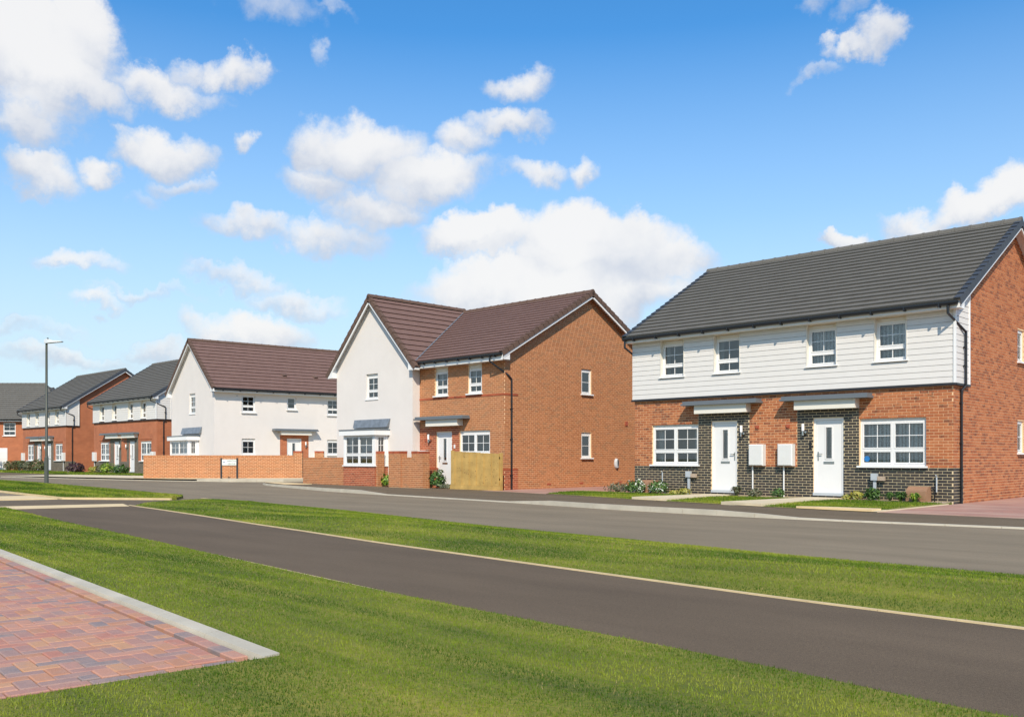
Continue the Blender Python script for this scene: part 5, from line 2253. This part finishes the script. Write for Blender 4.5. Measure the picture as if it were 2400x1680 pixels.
gas_kiosk('brown gas meter box partly hidden by a white flowered shrub, left end of near house', -17.02, 23.56, .1)
gas_kiosk('brown gas meter box with sloping slatted lid by the near house corner', -8.76, 23.5, .08)


def socket_post(label, x, y):
    H = thing('utility_post', label, 'post', (x, y, .1))
    m = MB()
    m.box(-.035, .035, -.02, .03, 0, .55)
    m.build('conduit', 'grey_plastic', H)
    m = MB()
    m.box(-.085, .075, -.06, .04, .55, .73)
    m.build('junction_box', 'grey_plastic', H)
    m = MB()
    m.box(.085, .26, -.03, .05, .545, .655)
    m.build('side_box', 'gravel', H)


socket_post('grey box on post left of the left white door', -15.62, 23.66)
socket_post('grey box on post under the net curtained window', -9.93, 23.66)


# ---------------------------------------------------------------- shrubs
def shrub(label, x, y, z, w, h, mat, n=420, leaf=.05, kind='round', seed=1, group='shrubs at the house fronts', name='shrub'):
    H = thing(name, label, 'plant', (x, y, z), 0, group)
    r = random.Random(seed)
    st = MB()
    lf = MB()
    ends = []
    for k in range(7):
        a = r.uniform(0, 6.28)
        e = Vector((math.cos(a) * w * .3 * r.uniform(.3, 1), math.sin(a) * w * .3 * r.uniform(.3, 1), h * r.uniform(.55, .85)))
        st.tube([(0, 0, -.02), tuple(e * .5 + Vector((r.uniform(-.02, .02), r.uniform(-.02, .02), 0))), tuple(e)], [.012, .009, .004], 5)
        ends.append(e)
    st.build('stems', 'stem', H)
    for k in range(n):
        if kind == 'strap':
            a = r.uniform(0, 6.28)
            L = r.uniform(.6, 1.1) * max(w * .55, h)
            d = Vector((math.cos(a), math.sin(a), 0))
            s_ = Vector((-d.y, d.x, 0)) * leaf * .35
            p0 = d * .02
            p1 = d * L * .35 + Vector((0, 0, h * r.uniform(.6, 1.0)))
            p2 = d * min(L * .8, w * .6) + Vector((0, 0, h * r.uniform(.25, .9)))
            rn = r.random()
            lf.poly([p0 - s_, p0 + s_, p1 + s_, p1 - s_], rn)
            lf.poly([p1 - s_, p1 + s_, p2], rn)
            continue
        a, cz = r.uniform(0, 6.28), r.uniform(-.75, 1)
        rad_ = r.uniform(.45, 1.0) ** .5 * (1 + .18 * math.sin(a * 3 + seed) + .12 * math.sin(a * 5 + cz * 4))
        c = Vector((math.cos(a) * math.sqrt(max(0, 1 - cz * cz)) * w * .5 * rad_, math.sin(a) * math.sqrt(max(0, 1 - cz * cz)) * w * .5 * rad_, h * .5 + cz * h * .5 * rad_))
        if c.z < .01:
            c.z = r.uniform(.01, .06)
        nrm = (c - Vector((0, 0, h * .35))).normalized() + Vector((r.uniform(-.8, .8), r.uniform(-.8, .8), r.uniform(-.5, .9)))
        nrm.normalize()
        t = nrm.cross(Vector((r.uniform(-1, 1), r.uniform(-1, 1), r.uniform(-1, 1)))).normalized()
        b = nrm.cross(t)
        L = leaf * r.uniform(.7, 1.4)
        lf.poly([c - t * L, c + b * L * .45, c + t * L, c - b * L * .45], r.random())
    lf.build('foliage', mat, H, 'stuff')
    return H


S_LIST = [
    ('low grey green shrub at the left corner of the near house', -18.2, 23.5, .1, .75, .34, 'leaf_grey', 420, .035, 'round'),
    ('white flowered shrub in front of the left brown meter box', -17.25, 23.2, .12, .66, .42, 'leaf_flower', 620, .045, 'round'),
    ('white flowered shrub right of the left brown meter box', -16.45, 23.25, .12, .62, .40, 'leaf_flower', 560, .045, 'round'),
    ('yellow leaved plant at the foot of the left grey post', -15.55, 23.3, .13, .40, .20, 'leaf_yellow', 230, .04, 'round'),
    ('low yellow plant left of the left grey post', -15.95, 23.35, .13, .34, .13, 'leaf_yellow', 140, .035, 'round'),
    ('spiky grey plant right of the left white door', -13.8, 23.35, .14, .44, .28, 'leaf_grey', 120, .05, 'strap'),
    ('small bush at the foot of the left white meter pipe', -13.2, 23.3, .13, .42, .24, 'leaf_grey', 280, .035, 'round'),
    ('small bush at the foot of the right white meter pipe', -12.55, 23.45, .13, .38, .26, 'leaf_green', 260, .035, 'round'),
    ('tiny yellow plant right of the right white door', -10.55, 23.4, .14, .26, .13, 'leaf_yellow', 120, .035, 'round'),
    ('bright yellow plant left of the right grey post', -10.28, 23.4, .14, .34, .24, 'leaf_yellow', 230, .04, 'round'),
    ('green leafy plant at the foot of the right grey post', -9.88, 23.4, .14, .42, .32, 'leaf_green', 260, .05, 'round'),
    ('thin green plant below the net curtained window', -9.45, 23.45, .14, .34, .22, 'leaf_green', 90, .045, 'strap'),
    ('strap leaved green plant left of the corner brown meter box', -9.14, 23.35, .13, .5, .26, 'leaf_green', 130, .05, 'strap'),
    ('dark leafy plant in front of the corner brown meter box', -8.72, 23.15, .12, .36, .26, 'leaf_lime', 90, .05, 'strap'),
    ('lime green shrub in the gap between the brick garden walls', -29.08, 22.75, .09, .62, .50, 'leaf_lime', 460, .06, 'round'),
    ('dark green shrub beside the brick pier by the front door', -26.3, 22.85, .09, .62, .66, 'leaf_green', 420, .07, 'round'),
    ('low ground cover at the doorstep behind the timber fence', -25.75, 22.95, .09, .9, .16, 'leaf_grey', 300, .04, 'round'),
    ('purple leaved shrub at the gable of the partly hidden pair', -69.4, 25.6, .14, 1.25, .75, 'leaf_purple', 500, .09, 'round'),
    ('pale variegated shrub below the left window of the partly hidden pair', -66.9, 25.9, .14, .7, .5, 'leaf_yellow', 300, .07, 'round'),
    ('mixed bush before the left door of the partly hidden pair', -65.0, 25.7, .14, .8, .6, 'leaf_grey', 340, .08, 'round'),
    ('bright green bush between the doors of the partly hidden pair', -63.8, 25.6, .14, 1.0, .75, 'leaf_lime', 420, .08, 'round'),
    ('dark bush right of the doors of the partly hidden pair', -61.6, 25.6, .14, 1.0, .65, 'leaf_green', 400, .08, 'round'),
    ('brown leaved bush at the left end of the farther pair', -83.6, 25.5, .14, 1.0, .85, 'leaf_mixed', 420, .1, 'round'),
    ('reddish bush before the left door of the farther pair', -81.0, 25.4, .14, 1.3, .9, 'leaf_mixed', 460, .1, 'strap'),
    ('grey bush behind the street lamp base', -79.3, 25.4, .14, 1.1, .8, 'leaf_grey', 420, .09, 'round'),
    ('olive bush below the open window of the farther pair', -77.0, 25.5, .14, 1.2, .95, 'leaf_mixed', 460, .1, 'round'),
    ('tall loose shrub against the hipped house at the left edge', -92.6, 26.0, .1, 1.9, 2.2, 'leaf_mixed', 900, .13, 'round'),
]
for i, (lb, x, y, z, w, h, m, n, lf, kd) in enumerate(S_LIST):
    shrub(lb, x, y, z, w, h, m, n, lf, kd, 40 + i)

# ---------------------------------------------------------------- grass
def interp_fn(f, xs):
    return np.interp(xs, *f)


def blades(name, label, pts, z, dist, hgt, mat='grass_blade', seed=1):
    n = len(pts)
    g = np.random.default_rng(seed)
    a = g.uniform(0, 2 * np.pi, n)
    w = .0026 * np.maximum(1, dist / 6.5) * g.uniform(.7, 1.3, n)
    h = hgt * g.uniform(.55, 1.25, n)
    lean = g.uniform(.1, .75, n) * h
    b = g.uniform(0, 2 * np.pi, n)
    P = np.empty((n, 3, 3), np.float32)
    P[:, 0, 0] = pts[:, 0] - np.cos(a) * w
    P[:, 0, 1] = pts[:, 1] - np.sin(a) * w
    P[:, 0, 2] = z - .004
    P[:, 1, 0] = pts[:, 0] + np.cos(a) * w
    P[:, 1, 1] = pts[:, 1] + np.sin(a) * w
    P[:, 1, 2] = z - .004
    P[:, 2, 0] = pts[:, 0] + np.cos(b) * lean
    P[:, 2, 1] = pts[:, 1] + np.sin(b) * lean
    P[:, 2, 2] = z + h
    me = bpy.data.meshes.new(name)
    me.vertices.add(3 * n)
    me.vertices.foreach_set('co', P.ravel())
    me.loops.add(3 * n)
    me.loops.foreach_set('vertex_index', np.arange(3 * n, dtype=np.int32))
    me.polygons.add(n)
    me.polygons.foreach_set('loop_start', np.arange(0, 3 * n, 3, dtype=np.int32))
    at = me.attributes.new('rnd', 'FLOAT', 'FACE')
    at.data.foreach_set('value', g.random(n).astype(np.float32))
    me.materials.append(MAT[mat])
    me.update()
    me.validate()
    o = link(name, me, None, 'stuff')
    o['label'] = label
    return o


def scatter(x0, x1, y0, y1, test, dens, seed):
    """random points, thinned with distance; only what the camera could nearly see"""
    g = np.random.default_rng(seed)
    A = (x1 - x0) * (y1 - y0)
    dmax = dens[0]
    n = int(A * dmax)
    p = np.column_stack([g.uniform(x0, x1, n), g.uniform(y0, y1, n)])
    a = C_ * p[:, 0] + S_ * p[:, 1]
    b = -S_ * p[:, 0] + C_ * p[:, 1]
    d = np.hypot(a, b)
    keep = (b > 2.5) & (np.abs(a) < .66 * b + 1.0)
    keep &= g.random(n) < np.minimum(1, dens[1] / np.maximum(d, 1) / dmax)
    p, d = p[keep], d[keep]
    t = test(p[:, 0], p[:, 1])
    return p[t], d[t]


vec = lambda f: np.vectorize(f, otypes=[float])
vYp0, vYp1, vYr0, vYf = vec(Yp0), vec(Yp1), vec(Yr0), vec(Yf)
vvh, vilo, vihi = vec(vh), vec(isl_lo), vec(isl_hi)


def near_ok(x, y):
    up = y < vYp0(x) - .075
    return up & np.where(x < -4.86, y > Yq(x) + .0, np.where(y > 2.96, True, x > Xe(y) + .01)) | (up & (x < -4.86) & (y <= 2.96) & (x > Xe(y) + .01))


for k, (bx, sd_) in enumerate((((-9, 1, -.2, 6), 1), ((-24, -9, 3, 8), 2))):
    p, d = scatter(*bx, near_ok, (6000, 32000), sd_)
    z = vec(lambda x, y: lawn_z(x, y, 0) + zg(x))(p[:, 0], p[:, 1])
    blades('grass', 'mown grass of the foreground lawn', p, z, d, .017, seed=sd_)
p, d = scatter(-23, 1, 7, 13.2, lambda x, y: (y > vYp1(x) + .075) & (y < vvh(x)), (3000, 24000), 5)
lo_, hi_ = vYp1(p[:, 0]) + .075, vvh(p[:, 0])
z = np.array([verge_z(x, y, (y - a) / (b - a)) for (x, y), a, b in zip(p, lo_, hi_)])
blades('grass', 'mown grass of the verge between path and road', p, z, d, .021, seed=6)
p, d = scatter(-60, -25.8, 10, 15, lambda x, y: (y > vilo(x)) & (y < vihi(x)), (900, 22000), 7)
lo_, hi_ = vilo(p[:, 0]), vihi(p[:, 0])
z = np.array([isl_z(x, y, (y - a) / (b - a)) + zg(x) for (x, y), a, b in zip(p, lo_, hi_)])
blades('grass', 'grass of the island under the street lamp', p, z, d, .04, seed=8)


def garden_ok(x, y):
    pth = ((x > -15.25 + .33 * (y - 20.4) / 3.3) & (x < -14.0)) | ((x > -12.05 + .33 * (y - 19.6) / 4) & (x < -10.8))
    rt = (x > -9.9) & (y < vYf(x) + .45)
    return (y > vYf(x) + .06) & (y < 23.3) & ~pth & ~rt


p, d = scatter(-19.6, -8.1, 19, 23.5, garden_ok, (1200, 24000), 9)
a_ = vYf(p[:, 0]) + .05
z = np.array([.097 + .03 * t + .022 * math.sin(math.pi * min(1, t * 1.15)) for t in (p[:, 1] - a_) / (23.75 - a_)])
blades('grass', 'front garden grass of the near pair of houses', p, z, d, .04, seed=10)
p, d = scatter(-100, -57, 22.8, 26.6, lambda x, y: y > 22.9, (160, 9000), 12)
z = np.full(len(p), .14)
blades('grass', 'front garden grass of the far houses', p, z, d, .09, seed=12)
